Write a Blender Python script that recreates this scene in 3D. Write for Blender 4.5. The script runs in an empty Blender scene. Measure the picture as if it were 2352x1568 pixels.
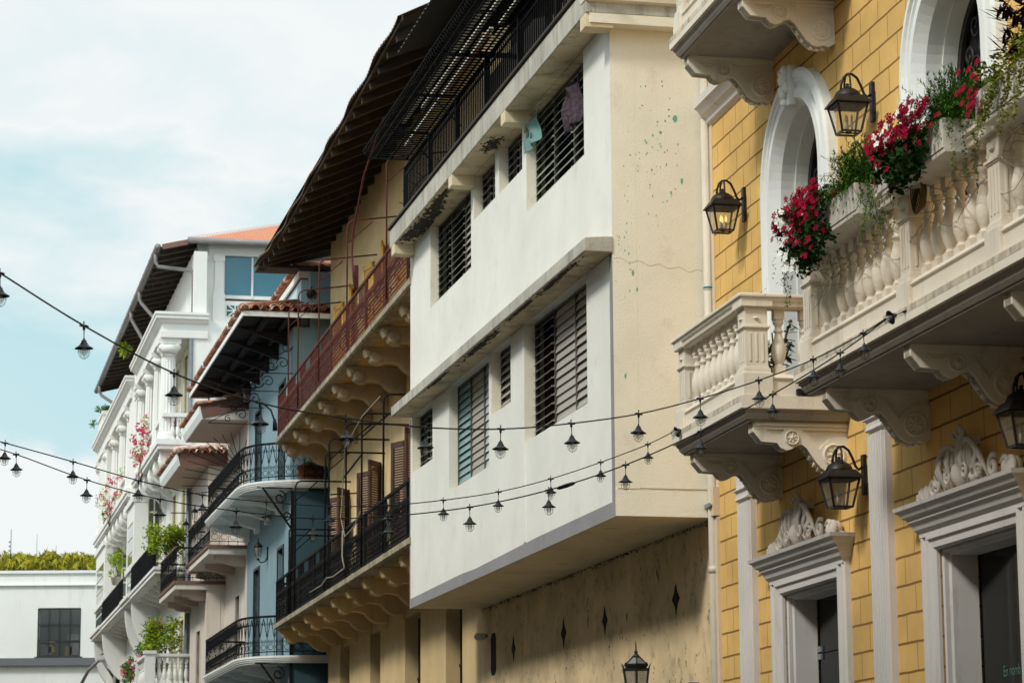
import bpy, bmesh, math, random
from mathutils import Vector, Matrix
R = math.radians
# ---- camera frame (photo measured on a 2352 x 1568 grid) ----
FOC = 6100.0
CAMLOC = Vector((0, 0, 1.65))
_up = Vector((-200 / FOC, 1 / math.tan(R(10.45)), -1)).normalized()   # world up seen from the camera
_f = Vector((0, 0, -1)); _f = (_f - _up * _f.dot(_up)).normalized()     # level forward
_r = _f.cross(_up)
CR = Matrix((_r, _f, _up))      # rows: world x, y, z in camera axes -> maps camera vectors to world
def ray(X, Y):
    return CR @ Vector(((X - 1176) / FOC, -(Y - 784) / FOC, -1))
def proj(p):
    c = CR.transposed() @ (Vector(p) - CAMLOC)
    return (1176 + FOC * c.x / -c.z, 784 - FOC * c.y / -c.z)
def azim(Xvp):                  # level direction whose vanishing point has this x
    lo, hi = R(-60), R(60)
    for _ in range(50):
        m = (lo + hi) / 2
        x = proj(CAMLOC + Vector((math.sin(m), math.cos(m), 0)))[0]
        if x < Xvp: lo = m
        else: hi = m
    return lo
def atY(X, Y, d):               # the point seen at a pixel, at distance d along the street
    r = ray(X, Y); return CAMLOC + r * (d / r.y)
class Fac:                      # facade frame: u along the wall away from us, w out towards the street, z up
    def __init__(s, p0, a):
        s.p = Vector((p0[0], p0[1], 0)); s.a = a
        s.U = Vector((math.sin(a), math.cos(a), 0)); s.W = Vector((-math.cos(a), math.sin(a), 0))
    def P(s, u, w, z): return s.p + s.U * u + s.W * w + Vector((0, 0, z))
    def hw(s, X, Y, w):         # pixel on the plane w -> (u, z)
        r = ray(X, Y); t = (w - (CAMLOC - s.p).dot(s.W)) / r.dot(s.W); q = CAMLOC + r * t
        return ((q - s.p).dot(s.U), q.z)
    def hu(s, X, Y, u):         # pixel on the cross plane u -> (w, z)
        r = ray(X, Y); t = (u - (CAMLOC - s.p).dot(s.U)) / r.dot(s.U); q = CAMLOC + r * t
        return ((q - s.p).dot(s.W), q.z)
    def hz(s, X, Y, z):         # pixel on the level plane z -> (u, w)
        r = ray(X, Y); t = (z - CAMLOC.z) / r.z; q = CAMLOC + r * t
        return ((q - s.p).dot(s.U), (q - s.p).dot(s.W))
    def pu(s, X, w, z=5):       # u where the picture column X meets plane w (at height z)
        lo, hi = -60, 200
        for _ in range(50):
            m = (lo + hi) / 2
            if proj(s.P(m, w, z))[0] > X: lo = m
            else: hi = m
        return lo
C = bpy.context.scene
rnd = random.Random(7)
# ------------------------------------------------ camera
cd = bpy.data.cameras.new('camera'); cam = bpy.data.objects.new('camera', cd); C.collection.objects.link(cam)
cd.sensor_width = 36; cd.lens = 36 * FOC / 2352; cd.clip_end = 4000; cd.clip_start = .1
cd.dof.use_dof = True; cd.dof.focus_distance = 29; cd.dof.aperture_fstop = 7
cam.matrix_world = Matrix.Translation(CAMLOC) @ CR.to_4x4()
C.camera = cam
# ------------------------------------------------ light
SUN_EL, SUN_AZ = R(42), R(-131)          # azimuth measured from the view axis, sun to the left of the street
C.view_settings.view_transform = 'Standard'; C.view_settings.look = 'None'
C.view_settings.exposure = 0.12; C.view_settings.gamma = 1
wd = bpy.data.worlds.new('World'); C.world = wd; wd.use_nodes = True
nt = wd.node_tree; nt.nodes.clear()
def nd(t, ty, **k):
    n = t.nodes.new(ty)
    for a, v in k.items():
        if a.startswith('i_'):
            key = a[2:]; key = int(key) if key.isdigit() else key.replace('_', ' ')
            n.inputs[key].default_value = v
        else: setattr(n, a, v)
    return n
def lk(t, a, ao, b, bi): t.links.new(a.outputs[ao], b.inputs[bi])
sky = nd(nt, 'ShaderNodeTexSky', sky_type='NISHITA', sun_disc=False, sun_elevation=SUN_EL, sun_rotation=SUN_AZ, altitude=10, air_density=1.0, dust_density=2.2, ozone_density=1.6)
tc = nd(nt, 'ShaderNodeTexCoord')
mp = nd(nt, 'ShaderNodeMapping'); mp.inputs['Scale'].default_value = (1, 1, 2.1); mp.inputs['Location'].default_value = (.31, .12, .52)
nz = nd(nt, 'ShaderNodeTexNoise', i_Scale=8.0, i_Detail=9.0, i_Roughness=.55, i_Distortion=.25)
rp = nd(nt, 'ShaderNodeValToRGB'); _rc = rp.color_ramp; _rc.elements[0].position = 0; _rc.elements[0].color = (1, 1, 1, 1); _rc.elements[1].position = 1; _rc.elements[1].color = (.6, .6, .6, 1)
for _p, _v in ((.122, 1), (.142, .12), (.205, .0), (.232, .55), (.250, 1), (.272, .72), (.30, 1), (.5, .35)):
    _e = _rc.elements.new(_p); _e.color = (_v, _v, _v, 1)
mx = nd(nt, 'ShaderNodeMix', data_type='RGBA')
tint = nd(nt, 'ShaderNodeMix', data_type='RGBA', blend_type='MIX'); tint.inputs['Factor'].default_value = .9
tint.inputs[7].default_value = (3.95, 5.75, 6.05, 1)       # thin high haze over the blue
mx.inputs[7].default_value = (6.35, 6.6, 6.65, 1)         # cloud
bg = nd(nt, 'ShaderNodeBackground', i_Strength=.13); ow = nd(nt, 'ShaderNodeOutputWorld')
lk(nt, tc, 'Generated', mp, 0); lk(nt, mp, 0, nz, 'Vector'); 
sz_ = nd(nt, 'ShaderNodeSeparateXYZ'); lk(nt, tc, 'Generated', sz_, 0)
ct_ = nd(nt, 'ShaderNodeMath', operation='MULTIPLY_ADD', i_1=.22, i_2=-.11); lk(nt, nz, 'Fac', ct_, 0)
cz_ = nd(nt, 'ShaderNodeMath', operation='ADD'); lk(nt, ct_, 0, cz_, 0); lk(nt, sz_, 'Z', cz_, 1); lk(nt, cz_, 0, rp, 0); lk(nt, rp, 0, mx, 0)
lk(nt, sky, 0, tint, 6); lk(nt, tint, 2, mx, 6)
# an overcast sky brightens towards the zenith and towards the veiled sun
sx_ = nd(nt, 'ShaderNodeSeparateXYZ'); lk(nt, tc, 'Generated', sx_, 0)
zr_ = nd(nt, 'ShaderNodeMapRange', i_1=.34, i_2=.95, i_3=1.0, i_4=1.5); lk(nt, sx_, 'Z', zr_, 0)
yr_ = nd(nt, 'ShaderNodeMapRange', i_1=.2, i_2=-.7, i_3=1.0, i_4=1.5); lk(nt, sx_, 'Y', yr_, 0)
gm_ = nd(nt, 'ShaderNodeMath', operation='MULTIPLY'); lk(nt, zr_, 0, gm_, 0); lk(nt, yr_, 0, gm_, 1)
vm_ = nd(nt, 'ShaderNodeVectorMath', operation='SCALE'); lk(nt, mx, 2, vm_, 0); lk(nt, gm_, 0, vm_, 'Scale'); lk(nt, vm_, 0, bg, 0); lk(nt, bg, 0, ow, 0)
sl = bpy.data.lights.new('sun', 'SUN'); sl.energy = 2.15; sl.angle = R(10); sl.color = (1, .95, .86)
so = bpy.data.objects.new('sun', sl); C.collection.objects.link(so)
_d = Vector((math.sin(SUN_AZ) * math.cos(SUN_EL), math.cos(SUN_AZ) * math.cos(SUN_EL), math.sin(SUN_EL)))
so.rotation_euler = _d.to_track_quat('Z', 'Y').to_euler()
# ------------------------------------------------ tagging
def tag(o, label=None, cat=None, group=None, kind=None):
    if label: o['label'] = label
    if cat: o['category'] = cat
    if group: o['group'] = group
    if kind: o['kind'] = kind
    return o
def empty(name, loc=(0, 0, 0), rz=0, parent=None):
    o = bpy.data.objects.new(name, None); C.collection.objects.link(o)
    o.location = loc; o.rotation_euler = (0, 0, rz); o.empty_display_size = .2
    if parent: o.parent = parent
    return o
def froot(name, F, u=0, w=0, z=0):      # an empty whose axes are the facade's u, w, z
    p = F.P(u, w, z); return empty(name, p, math.atan2(F.U.y, F.U.x))
def copy_tree(o, parent=None, name=None):
    c = o.copy(); C.collection.objects.link(c); c.parent = parent
    if name: c.name = name
    for ch in o.children: copy_tree(ch, c)
    return c
# ------------------------------------------------ mesh builder
class MB:
    def __init__(s): s.v = []; s.f = []; s.sm = []
    def add(s, vs, fs, smooth=False):
        b = len(s.v); s.v += [tuple(p) for p in vs]; s.f += [tuple(b + i for i in f) for f in fs]; s.sm += [smooth] * len(fs)
        return s
    def box(s, x0, x1, y0, y1, z0, z1):
        x0, x1 = min(x0, x1), max(x0, x1); y0, y1 = min(y0, y1), max(y0, y1); z0, z1 = min(z0, z1), max(z0, z1)
        return s.add([(x, y, z) for z in (z0, z1) for y in (y0, y1) for x in (x0, x1)],
                     [(0, 2, 3, 1), (4, 5, 7, 6), (0, 1, 5, 4), (2, 6, 7, 3), (0, 4, 6, 2), (1, 3, 7, 5)])
    def bar(s, a, b, wd, ht=None, up=(0, 0, 1)):      # square bar between two points
        ht = ht or wd; a = Vector(a); b = Vector(b); d = (b - a).normalized(); up = Vector(up)
        if abs(d.dot(up)) > .99: up = Vector((1, 0, 0))
        sd = d.cross(up).normalized(); u = sd.cross(d); q = []
        for p in (a, b):
            for i, j in ((-1, -1), (1, -1), (1, 1), (-1, 1)): q.append(p + sd * (i * wd / 2) + u * (j * ht / 2))
        return s.add(q, [(0, 1, 2, 3), (7, 6, 5, 4), (0, 4, 5, 1), (1, 5, 6, 2), (2, 6, 7, 3), (3, 7, 4, 0)])
    def tube(s, pts, r, n=6, closed=False, caps=True):
        pts = [Vector(p) for p in pts]; m = len(pts); rs = r if isinstance(r, (list, tuple)) else [r] * m
        q = []; prev = None
        for i, p in enumerate(pts):
            a = pts[(i - 1) % m] if (closed or i) else p; b = pts[(i + 1) % m] if (closed or i < m - 1) else p
            d = (b - a).normalized()
            if prev is None:
                ref = Vector((0, 0, 1)) if abs(d.z) < .9 else Vector((1, 0, 0)); e = d.cross(ref).normalized()
            else: e = (prev - d * prev.dot(d)).normalized()
            prev = e; g = d.cross(e)
            for k in range(n):
                t = 2 * math.pi * k / n; q.append(p + (e * math.cos(t) + g * math.sin(t)) * rs[i])
        fs = []
        for i in range(m if closed else m - 1):
            for k in range(n):
                a = i * n + k; b = i * n + (k + 1) % n; c = ((i + 1) % m) * n + (k + 1) % n; dd = ((i + 1) % m) * n + k
                fs.append((a, b, c, dd))
        if caps and not closed: fs += [tuple(reversed(range(n))), tuple(range((m - 1) * n, m * n))]
        return s.add(q, fs, True)
    def lathe(s, prof, c=(0, 0, 0), n=12, smooth=True, sy=1.0, rot=0):  # prof (r, z)
        q = []
        for r_, z_ in prof:
            for k in range(n):
                t = 2 * math.pi * (k + .5) / n + rot; q.append((c[0] + r_ * math.cos(t), c[1] + r_ * sy * math.sin(t), c[2] + z_))
        fs = [(i * n + k, i * n + (k + 1) % n, (i + 1) * n + (k + 1) % n, (i + 1) * n + k) for i in range(len(prof) - 1) for k in range(n)]
        fs += [tuple(reversed(range(n))), tuple(range((len(prof) - 1) * n, len(prof) * n))]
        return s.add(q, fs, smooth)
    def ext(s, poly, axis, a, b):       # extrude a polygon along an axis; poly in the other two (cyclic order kept x,y,z)
        def P(p, t): return {'x': (t, p[0], p[1]), 'y': (p[0], t, p[1]), 'z': (p[0], p[1], t)}[axis]
        n = len(poly); q = [P(p, a) for p in poly] + [P(p, b) for p in poly]
        return s.add(q, [tuple(range(n)), tuple(reversed(range(n, 2 * n)))] + [(i, i + n, (i + 1) % n + n, (i + 1) % n) for i in range(n)])
    def quad(s, a, b, c, d): return s.add([a, b, c, d], [(0, 1, 2, 3)])
    def sweep(s, prof, path):           # profile (out, up) swept along a level path of (x, y) with mitres; out = left of travel
        q = []; m = len(path); n = len(prof)
        for i, p in enumerate(path):
            p = Vector(p); d0 = (p - Vector(path[i - 1])).normalized() if i else None; d1 = (Vector(path[i + 1]) - p).normalized() if i < m - 1 else None
            if d0 is None: nn = Vector((-d1.y, d1.x))
            elif d1 is None: nn = Vector((-d0.y, d0.x))
            else:
                n0 = Vector((-d0.y, d0.x)); n1 = Vector((-d1.y, d1.x)); nn = (n0 + n1).normalized(); nn = nn / max(.3, nn.dot(n0))
            for o, z in prof: q.append((p.x + nn.x * o, p.y + nn.y * o, z))
        fs = [(i * n + k, (i + 1) * n + k, (i + 1) * n + (k + 1) % n, i * n + (k + 1) % n) for i in range(m - 1) for k in range(n)]
        fs += [tuple(range(n)), tuple(reversed(range((m - 1) * n, m * n)))]
        return s.add(q, fs)
    def build(s, name, mat, parent=None, loc=None, bevel=0, fix=True, rz=0):
        me = bpy.data.meshes.new(name); me.from_pydata(s.v, [], s.f); me.update()
        me.polygons.foreach_set('use_smooth', s.sm)
        if fix:
            bm = bmesh.new(); bm.from_mesh(me); bmesh.ops.recalc_face_normals(bm, faces=bm.faces); bm.to_mesh(me); bm.free()
        o = bpy.data.objects.new(name, me); C.collection.objects.link(o); me.materials.append(mat)
        if loc: o.location = loc
        if rz: o.rotation_euler = (0, 0, rz)
        if parent: o.parent = parent
        if bevel:
            b = o.modifiers.new('bevel', 'BEVEL'); b.width = bevel; b.segments = 2; b.limit_method = 'ANGLE'; b.angle_limit = R(40)
        return o
# wall with rectangular/arched holes: cells between sorted cuts; w0 = back, w1 = face
def wall_mb(u0, u1, z0, z1, w0, w1, holes=(), m=None):
    m = m or MB(); us = sorted({u0, u1, *[h[0] for h in holes], *[h[1] for h in holes]}); zs = sorted({z0, z1, *[h[2] for h in holes], *[h[3] for h in holes]})
    us = [u for u in us if u0 <= u <= u1]; zs = [z for z in zs if z0 <= z <= z1]
    def inh(u, z): return any(h[0] < u < h[1] and h[2] < z < h[3] for h in holes)
    nu, nz = len(us) - 1, len(zs) - 1
    g = [[not inh((us[i] + us[i + 1]) / 2, (zs[j] + zs[j + 1]) / 2) for j in range(nz)] for i in range(nu)]
    for i in range(nu):
        for j in range(nz):
            if not g[i][j]: continue
            a, b, c, d = us[i], us[i + 1], zs[j], zs[j + 1]
            m.quad((a, w1, c), (b, w1, c), (b, w1, d), (a, w1, d)); m.quad((a, w0, c), (a, w0, d), (b, w0, d), (b, w0, c))
            if i == 0 or not g[i - 1][j]: m.quad((a, w0, c), (a, w1, c), (a, w1, d), (a, w0, d))
            if i == nu - 1 or not g[i + 1][j]: m.quad((b, w0, c), (b, w0, d), (b, w1, d), (b, w1, c))
            if j == 0 or not g[i][j - 1]: m.quad((a, w0, c), (b, w0, c), (b, w1, c), (a, w1, c))
            if j == nz - 1 or not g[i][j + 1]: m.quad((a, w0, d), (a, w1, d), (b, w1, d), (b, w0, d))
    return m
def arc(cu, cz, r, a0=0, a1=180, n=20, sz=1.0): return [(cu + r * math.cos(R(a0 + (a1 - a0) * i / n)), cz + sz * r * math.sin(R(a0 + (a1 - a0) * i / n))) for i in range(n + 1)]
# ------------------------------------------------ materials
MATS = {}
def srgb(r, g, b):
    f = lambda c: ((c / 255 + .055) / 1.055) ** 2.4 if c > 10 else c / 255 / 12.92
    return (f(r), f(g), f(b), 1)
def base(name, col, rough=.8, metal=0, spec=.4):
    m = bpy.data.materials.new(name); m.use_nodes = True; t = m.node_tree; b = t.nodes['Principled BSDF']
    b.inputs['Base Color'].default_value = col if len(col) == 4 else (*col, 1); b.inputs['Roughness'].default_value = rough
    b.inputs['Metallic'].default_value = metal; b.inputs['Specular IOR Level'].default_value = spec
    MATS[name] = m; return m, t, b
def plaster(name, col, var=.12, dirt=None, dirt_amt=.5, streak=0, bump=.25, scale=1.0, rough=.9, chips=None, chip_amt=.0):
    """painted render: broad tone drift, fine grain, rain streaks and grime of a set colour, optional paint chips"""
    m, t, b = base(name, col, rough)
    col = col if len(col) == 4 else (*col, 1)
    tcn = nd(t, 'ShaderNodeTexCoord')
    n1 = nd(t, 'ShaderNodeTexNoise', i_Scale=.9 * scale, i_Detail=7.0, i_Roughness=.6); lk(t, tcn, 'Object', n1, 'Vector')
    r1 = nd(t, 'ShaderNodeMapRange', i_1=.35, i_2=.65, i_3=1 - var, i_4=1 + var * .6); lk(t, n1, 'Fac', r1, 0)
    mul = nd(t, 'ShaderNodeMix', data_type='RGBA', blend_type='MULTIPLY'); mul.inputs[0].default_value = 1; mul.inputs[6].default_value = col
    lk(t, r1, 0, mul, 7); cur = (mul, 2)
    n2 = nd(t, 'ShaderNodeTexNoise', i_Scale=38 * scale, i_Detail=5.0, i_Roughness=.65); lk(t, tcn, 'Object', n2, 'Vector')
    if dirt:
        mpn = nd(t, 'ShaderNodeMapping'); mpn.inputs['Scale'].default_value = (3.2, 3.2, .55) if streak else (1.6, 1.6, 1.6)
        lk(t, tcn, 'Object', mpn, 0)
        n3 = nd(t, 'ShaderNodeTexNoise', i_Scale=1.6 * scale, i_Detail=9.0, i_Roughness=.68); lk(t, mpn, 0, n3, 'Vector')
        rr = nd(t, 'ShaderNodeMapRange', i_1=.60 - .2 * dirt_amt, i_2=.80 - .15 * dirt_amt, i_3=0, i_4=min(1, .35 + .6 * dirt_amt)); lk(t, n3, 'Fac', rr, 0)
        dm = nd(t, 'ShaderNodeMix', data_type='RGBA'); dm.inputs[7].default_value = (*dirt[:3], 1)
        lk(t, rr, 0, dm, 0); lk(t, cur[0], cur[1], dm, 6); cur = (dm, 2)
    if chips:
        v = nd(t, 'ShaderNodeTexNoise', i_Scale=6.0, i_Detail=6.0, i_Roughness=.7); lk(t, tcn, 'Object', v, 'Vector')
        v2 = nd(t, 'ShaderNodeTexNoise', i_Scale=.7, i_Detail=1.0); lk(t, tcn, 'Object', v2, 'Vector')
        ad = nd(t, 'ShaderNodeMath', operation='MULTIPLY_ADD', i_1=.5); lk(t, v2, 'Fac', ad, 0); lk(t, v, 'Fac', ad, 2)
        rr = nd(t, 'ShaderNodeMapRange', i_1=.99 - chip_amt, i_2=1.0 - chip_amt, i_3=0, i_4=1); lk(t, ad, 0, rr, 0)
        dm = nd(t, 'ShaderNodeMix', data_type='RGBA'); dm.inputs[7].default_value = (*chips[:3], 1)
        lk(t, rr, 0, dm, 0); lk(t, cur[0], cur[1], dm, 6); cur = (dm, 2)
    lk(t, cur[0], cur[1], b, 'Base Color')
    if bump:
        bp = nd(t, 'ShaderNodeBump', i_Strength=bump, i_Distance=.02); lk(t, n2, 'Fac', bp, 'Height'); lk(t, bp, 0, b, 'Normal')
    return m
def metalp(name, col, rough=.5, rust=None, rust_amt=.4, metal=.0, scale=1, bump=.1):
    m, t, b = base(name, col, rough, metal)
    tcn = nd(t, 'ShaderNodeTexCoord'); n = nd(t, 'ShaderNodeTexNoise', i_Scale=7.0 * scale, i_Detail=6.0, i_Roughness=.65); lk(t, tcn, 'Object', n, 'Vector')
    dm = nd(t, 'ShaderNodeMix', data_type='RGBA'); c = col if len(col) == 4 else (*col, 1); dm.inputs[6].default_value = c
    dm.inputs[7].default_value = (*(rust or [x * .6 for x in c[:3]])[:3], 1)
    rr = nd(t, 'ShaderNodeMapRange', i_1=.62 - .2 * rust_amt, i_2=.72, i_3=0, i_4=1); lk(t, n, 'Fac', rr, 0); lk(t, rr, 0, dm, 0); lk(t, dm, 2, b, 'Base Color')
    if bump:
        bp = nd(t, 'ShaderNodeBump', i_Strength=bump, i_Distance=.01); lk(t, n, 'Fac', bp, 'Height'); lk(t, bp, 0, b, 'Normal')
    return m
def leafm(name, a, b_, rough=.9):
    m, t, b = base(name, a, rough, spec=.08)
    g = nd(t, 'ShaderNodeNewGeometry'); rp_ = nd(t, 'ShaderNodeMix', data_type='RGBA'); rp_.inputs[6].default_value = (*a, 1); rp_.inputs[7].default_value = (*b_, 1)
    lk(t, g, 'Random Per Island', rp_, 0); lk(t, rp_, 2, b, 'Base Color')
    b.inputs['Subsurface Weight'].default_value = 0
    return m
def glassm(name, col=(.02, .03, .03), rough=.08, spec=.5, metal=0):
    m, t, b = base(name, col, rough, metal, spec); return m
G = plaster
M_white = G('white_paint', (.78, .79, .77), var=.05, dirt=(.50, .47, .40), dirt_amt=.12, streak=1, bump=.15)
M_front = G('white_front_tone', (.825, .81, .75), var=.07, dirt=(.58, .54, .45), dirt_amt=.22, streak=0, bump=.14)  # white tone for front faces; side faces take the cream tone
M_cream = G('cream_side_tone', (.90, .84, .70), var=.07, dirt=(.55, .42, .28), dirt_amt=.15, bump=.35)
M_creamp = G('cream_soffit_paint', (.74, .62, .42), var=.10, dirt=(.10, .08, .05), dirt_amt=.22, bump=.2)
M_stain = G('stained_cream_paint', (.74, .57, .34), var=.22, dirt=(.10, .075, .05), dirt_amt=.34, streak=0, bump=.3, scale=1.5)
M_gray = G('grey_band_paint', (.30, .285, .29), var=.12, dirt=(.5, .48, .45), dirt_amt=.15, bump=.5)
M_conc = G('weathered_concrete', (.52, .49, .42), var=.2, dirt=(.07, .06, .05), dirt_amt=.55, streak=1, bump=.5)
M_dirty = G('mouldy_slab_edge', (.42, .35, .24), var=.3, dirt=(.05, .04, .03), dirt_amt=.75, streak=1, bump=.6, scale=1.6)
M_black = metalp('black_iron', (.006, .006, .007), .75, rust=(.016, .011, .009)); M_black.node_tree.nodes['Principled BSDF'].inputs['Specular IOR Level'].default_value = .15
M_dark = base('dark_interior', (.006, .006, .007), .9)[0]
M_bronze = metalp('bronze_metal', (.016, .012, .011), .45, rust=(.04, .032, .03), metal=.3)
M_greym = metalp('grey_metal', (.22, .24, .26), .45, rust=(.30, .30, .30))
M_glass = glassm('dark_glass', (.006, .008, .008), .08, spec=.18)
def clear_glass(name, alpha=.25, col=(.8, .8, .75)):
    m, t, b = base(name, col, .12, 0, .5); b.inputs['Alpha'].default_value = alpha; return m
# ================================================= shared frames
_c = atY(2463 / 1.7415, 2060 / 1.7415, 31)
FB = Fac(_c, azim(-220))                 # white boxed-out house: front face w = 0, wall below w = -1.2
FY = Fac(FB.P(-.25, -1.2, 0), azim(-60)) # yellow house wall w = 0
FC = Fac(FB.P(13.2, -1.25, 0), azim(-120))
_aL = azim(-215)
FL = Fac(atY(1165 / 1.7415, 2300 / 1.7415, 63.2), _aL)
FA = Fac(FL.P(8.59, 0, 0), _aL)
FP = Fac(FA.P(5.19, .535, 0), _aL)
FW = Fac(FP.P(4.98, 0, 0), azim(-212))
# ================================================= materials
def brickwall(name, col, line, bw, bh, mort, split=None, shift=0, phase=(0, 0), dirt=(.42, .27, .10)):
    m = plaster(name, col, var=.20, dirt=dirt, dirt_amt=.16, streak=1, bump=.2); t = m.node_tree; b = t.nodes['Principled BSDF']
    src = b.inputs['Base Color'].links[0].from_node
    tcn = nd(t, 'ShaderNodeTexCoord'); sx = nd(t, 'ShaderNodeSeparateXYZ'); lk(t, tcn, 'Object', sx, 0)
    wob = nd(t, 'ShaderNodeTexNoise', i_Scale=3.0, i_Detail=4.0); lk(t, tcn, 'Object', wob, 'Vector')
    wo = nd(t, 'ShaderNodeMath', operation='MULTIPLY_ADD', i_1=.02, i_2=-.01 - phase[1]); lk(t, wob, 'Fac', wo, 0)
    z = nd(t, 'ShaderNodeMath', operation='ADD'); lk(t, sx, 'Z', z, 0); lk(t, wo, 0, z, 1)
    if split is not None:
        g = nd(t, 'ShaderNodeMath', operation='GREATER_THAN', i_1=split); lk(t, sx, 'Z', g, 0)
        g2 = nd(t, 'ShaderNodeMath', operation='MULTIPLY_ADD', i_1=shift); lk(t, g, 0, g2, 0); lk(t, z, 0, g2, 2); z = g2
    x = nd(t, 'ShaderNodeMath', operation='ADD', i_1=20 - phase[0]); lk(t, sx, 'X', x, 0)
    cb = nd(t, 'ShaderNodeCombineXYZ'); lk(t, x, 0, cb, 'X'); lk(t, z, 0, cb, 'Y')
    br = nd(t, 'ShaderNodeTexBrick', offset=.5, i_Scale=1.0, i_Mortar_Size=mort, i_Mortar_Smooth=.0, i_Brick_Width=bw, i_Row_Height=bh)
    lk(t, cb, 0, br, 'Vector')
    # bed joints are cut deeper and wider than the vertical ones
    md = nd(t, 'ShaderNodeMath', operation='MODULO', i_1=bh); lk(t, z, 0, md, 0)
    lo = nd(t, 'ShaderNodeMath', operation='LESS_THAN', i_1=.017); lk(t, md, 0, lo, 0)
    mxm = nd(t, 'ShaderNodeMath', operation='MAXIMUM'); 
    vs = nd(t, 'ShaderNodeMath', operation='MULTIPLY', i_1=.8); lk(t, br, 'Fac', vs, 0); lk(t, vs, 0, mxm, 0); lk(t, lo, 0, mxm, 1)
    mm = nd(t, 'ShaderNodeMix', data_type='RGBA'); mm.inputs[7].default_value = (*line, 1); lk(t, src, 2, mm, 6); lk(t, mxm, 0, mm, 0); lk(t, mm, 2, b, 'Base Color')
    bn = b.inputs['Normal'].links[0].from_node
    b2 = nd(t, 'ShaderNodeBump', i_Strength=.9, i_Distance=.015, invert=True); lk(t, mxm, 0, b2, 'Height'); lk(t, bn, 0, b2, 'Normal'); lk(t, b2, 0, b, 'Normal')
    return m
M_yellow = brickwall('yellow_block_wall_paint', (.76, .475, .155), (.24, .12, .025), .53, .2695, .007, split=5.7, shift=.098, phase=(.18, 4.1565 - .2695 * 15))
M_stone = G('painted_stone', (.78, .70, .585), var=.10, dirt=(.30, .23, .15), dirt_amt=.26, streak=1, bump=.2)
M_trim = G('white_trim_paint', (.68, .645, .62), var=.06, dirt=(.22, .18, .14), dirt_amt=.18, streak=1, bump=.15)
M_soff = G('balcony_soffit_paint', (.50, .40, .31), var=.1, dirt=(.25, .18, .12), dirt_amt=.3, bump=.15)
M_lampglass = clear_glass('lantern_glass', .24, (.36, .33, .27))
M_candle = base('candle_bulb', (.34, .31, .25), .4)[0]
_m, _t, _b = base('lit_flame_bulb', (1, .6, .2), .4); _b.inputs['Emission Color'].default_value = (1, .55, .18, 1); _b.inputs['Emission Strength'].default_value = 1.6; M_lit = _m
M_letter = base('pale_lettering', (.12, .20, .18), .6)[0]
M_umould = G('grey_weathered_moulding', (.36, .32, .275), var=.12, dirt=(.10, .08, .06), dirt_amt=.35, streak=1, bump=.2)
M_wedge = G('stained_slab_edge', (.66, .58, .46), var=.15, dirt=(.14, .10, .07), dirt_amt=.75, streak=1, bump=.4, scale=2.2)
# ================================================= architectural pieces
def arch_frame(m, cu, zs, z0, prof, n=28):
    """mouldings round an arched opening; prof = (radius, w)"""
    P = []
    for rr, w in prof:
        row = [(cu - rr, w, z0)] + [(cu - rr * math.cos(math.pi * i / n), w, zs + rr * math.sin(math.pi * i / n)) for i in range(n + 1)] + [(cu + rr, w, z0)]
        P.append(row)
    k = len(P[0]); q = [p for row in P for p in row]
    return m.add(q, [(i * k + j, i * k + j + 1, (i + 1) * k + j + 1, (i + 1) * k + j) for i in range(len(P) - 1) for j in range(k - 1)])
def rect_frame(m, u0, u1, z0, z1, prof):
    """mouldings round a square headed opening; prof = (outset from the opening, w)"""
    P = [[(u0 - o, w, z0), (u0 - o, w, z1 + o), (u1 + o, w, z1 + o), (u1 + o, w, z0)] for o, w in prof]
    q = [p for row in P for p in row]
    return m.add(q, [(i * 4 + j, i * 4 + j + 1, (i + 1) * 4 + j + 1, (i + 1) * 4 + j) for i in range(len(P) - 1) for j in range(3)])
BRK = [(.985, 0), (.985, -.095), (.90, -.195), (.74, -.205), (.70, -.255), (.645, -.278), (.59, -.265), (.53, -.225), (.48, -.217), (.43, -.255), (.38, -.33), (.33, -.40), (.29, -.445), (.24, -.478), (.18, -.49), (.12, -.475), (.06, -.49), (0, -.45)]
BRI = [(0, -.14), (.10, -.13), (.19, -.15), (.26, -.21), (.30, -.26), (.36, -.19), (.42, -.11), (.50, -.055), (.58, -.045), (.66, -.07), (.70, -.115), (.80, -.115), (.86, -.06), (.93, -.03), (.93, 0)]
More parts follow.
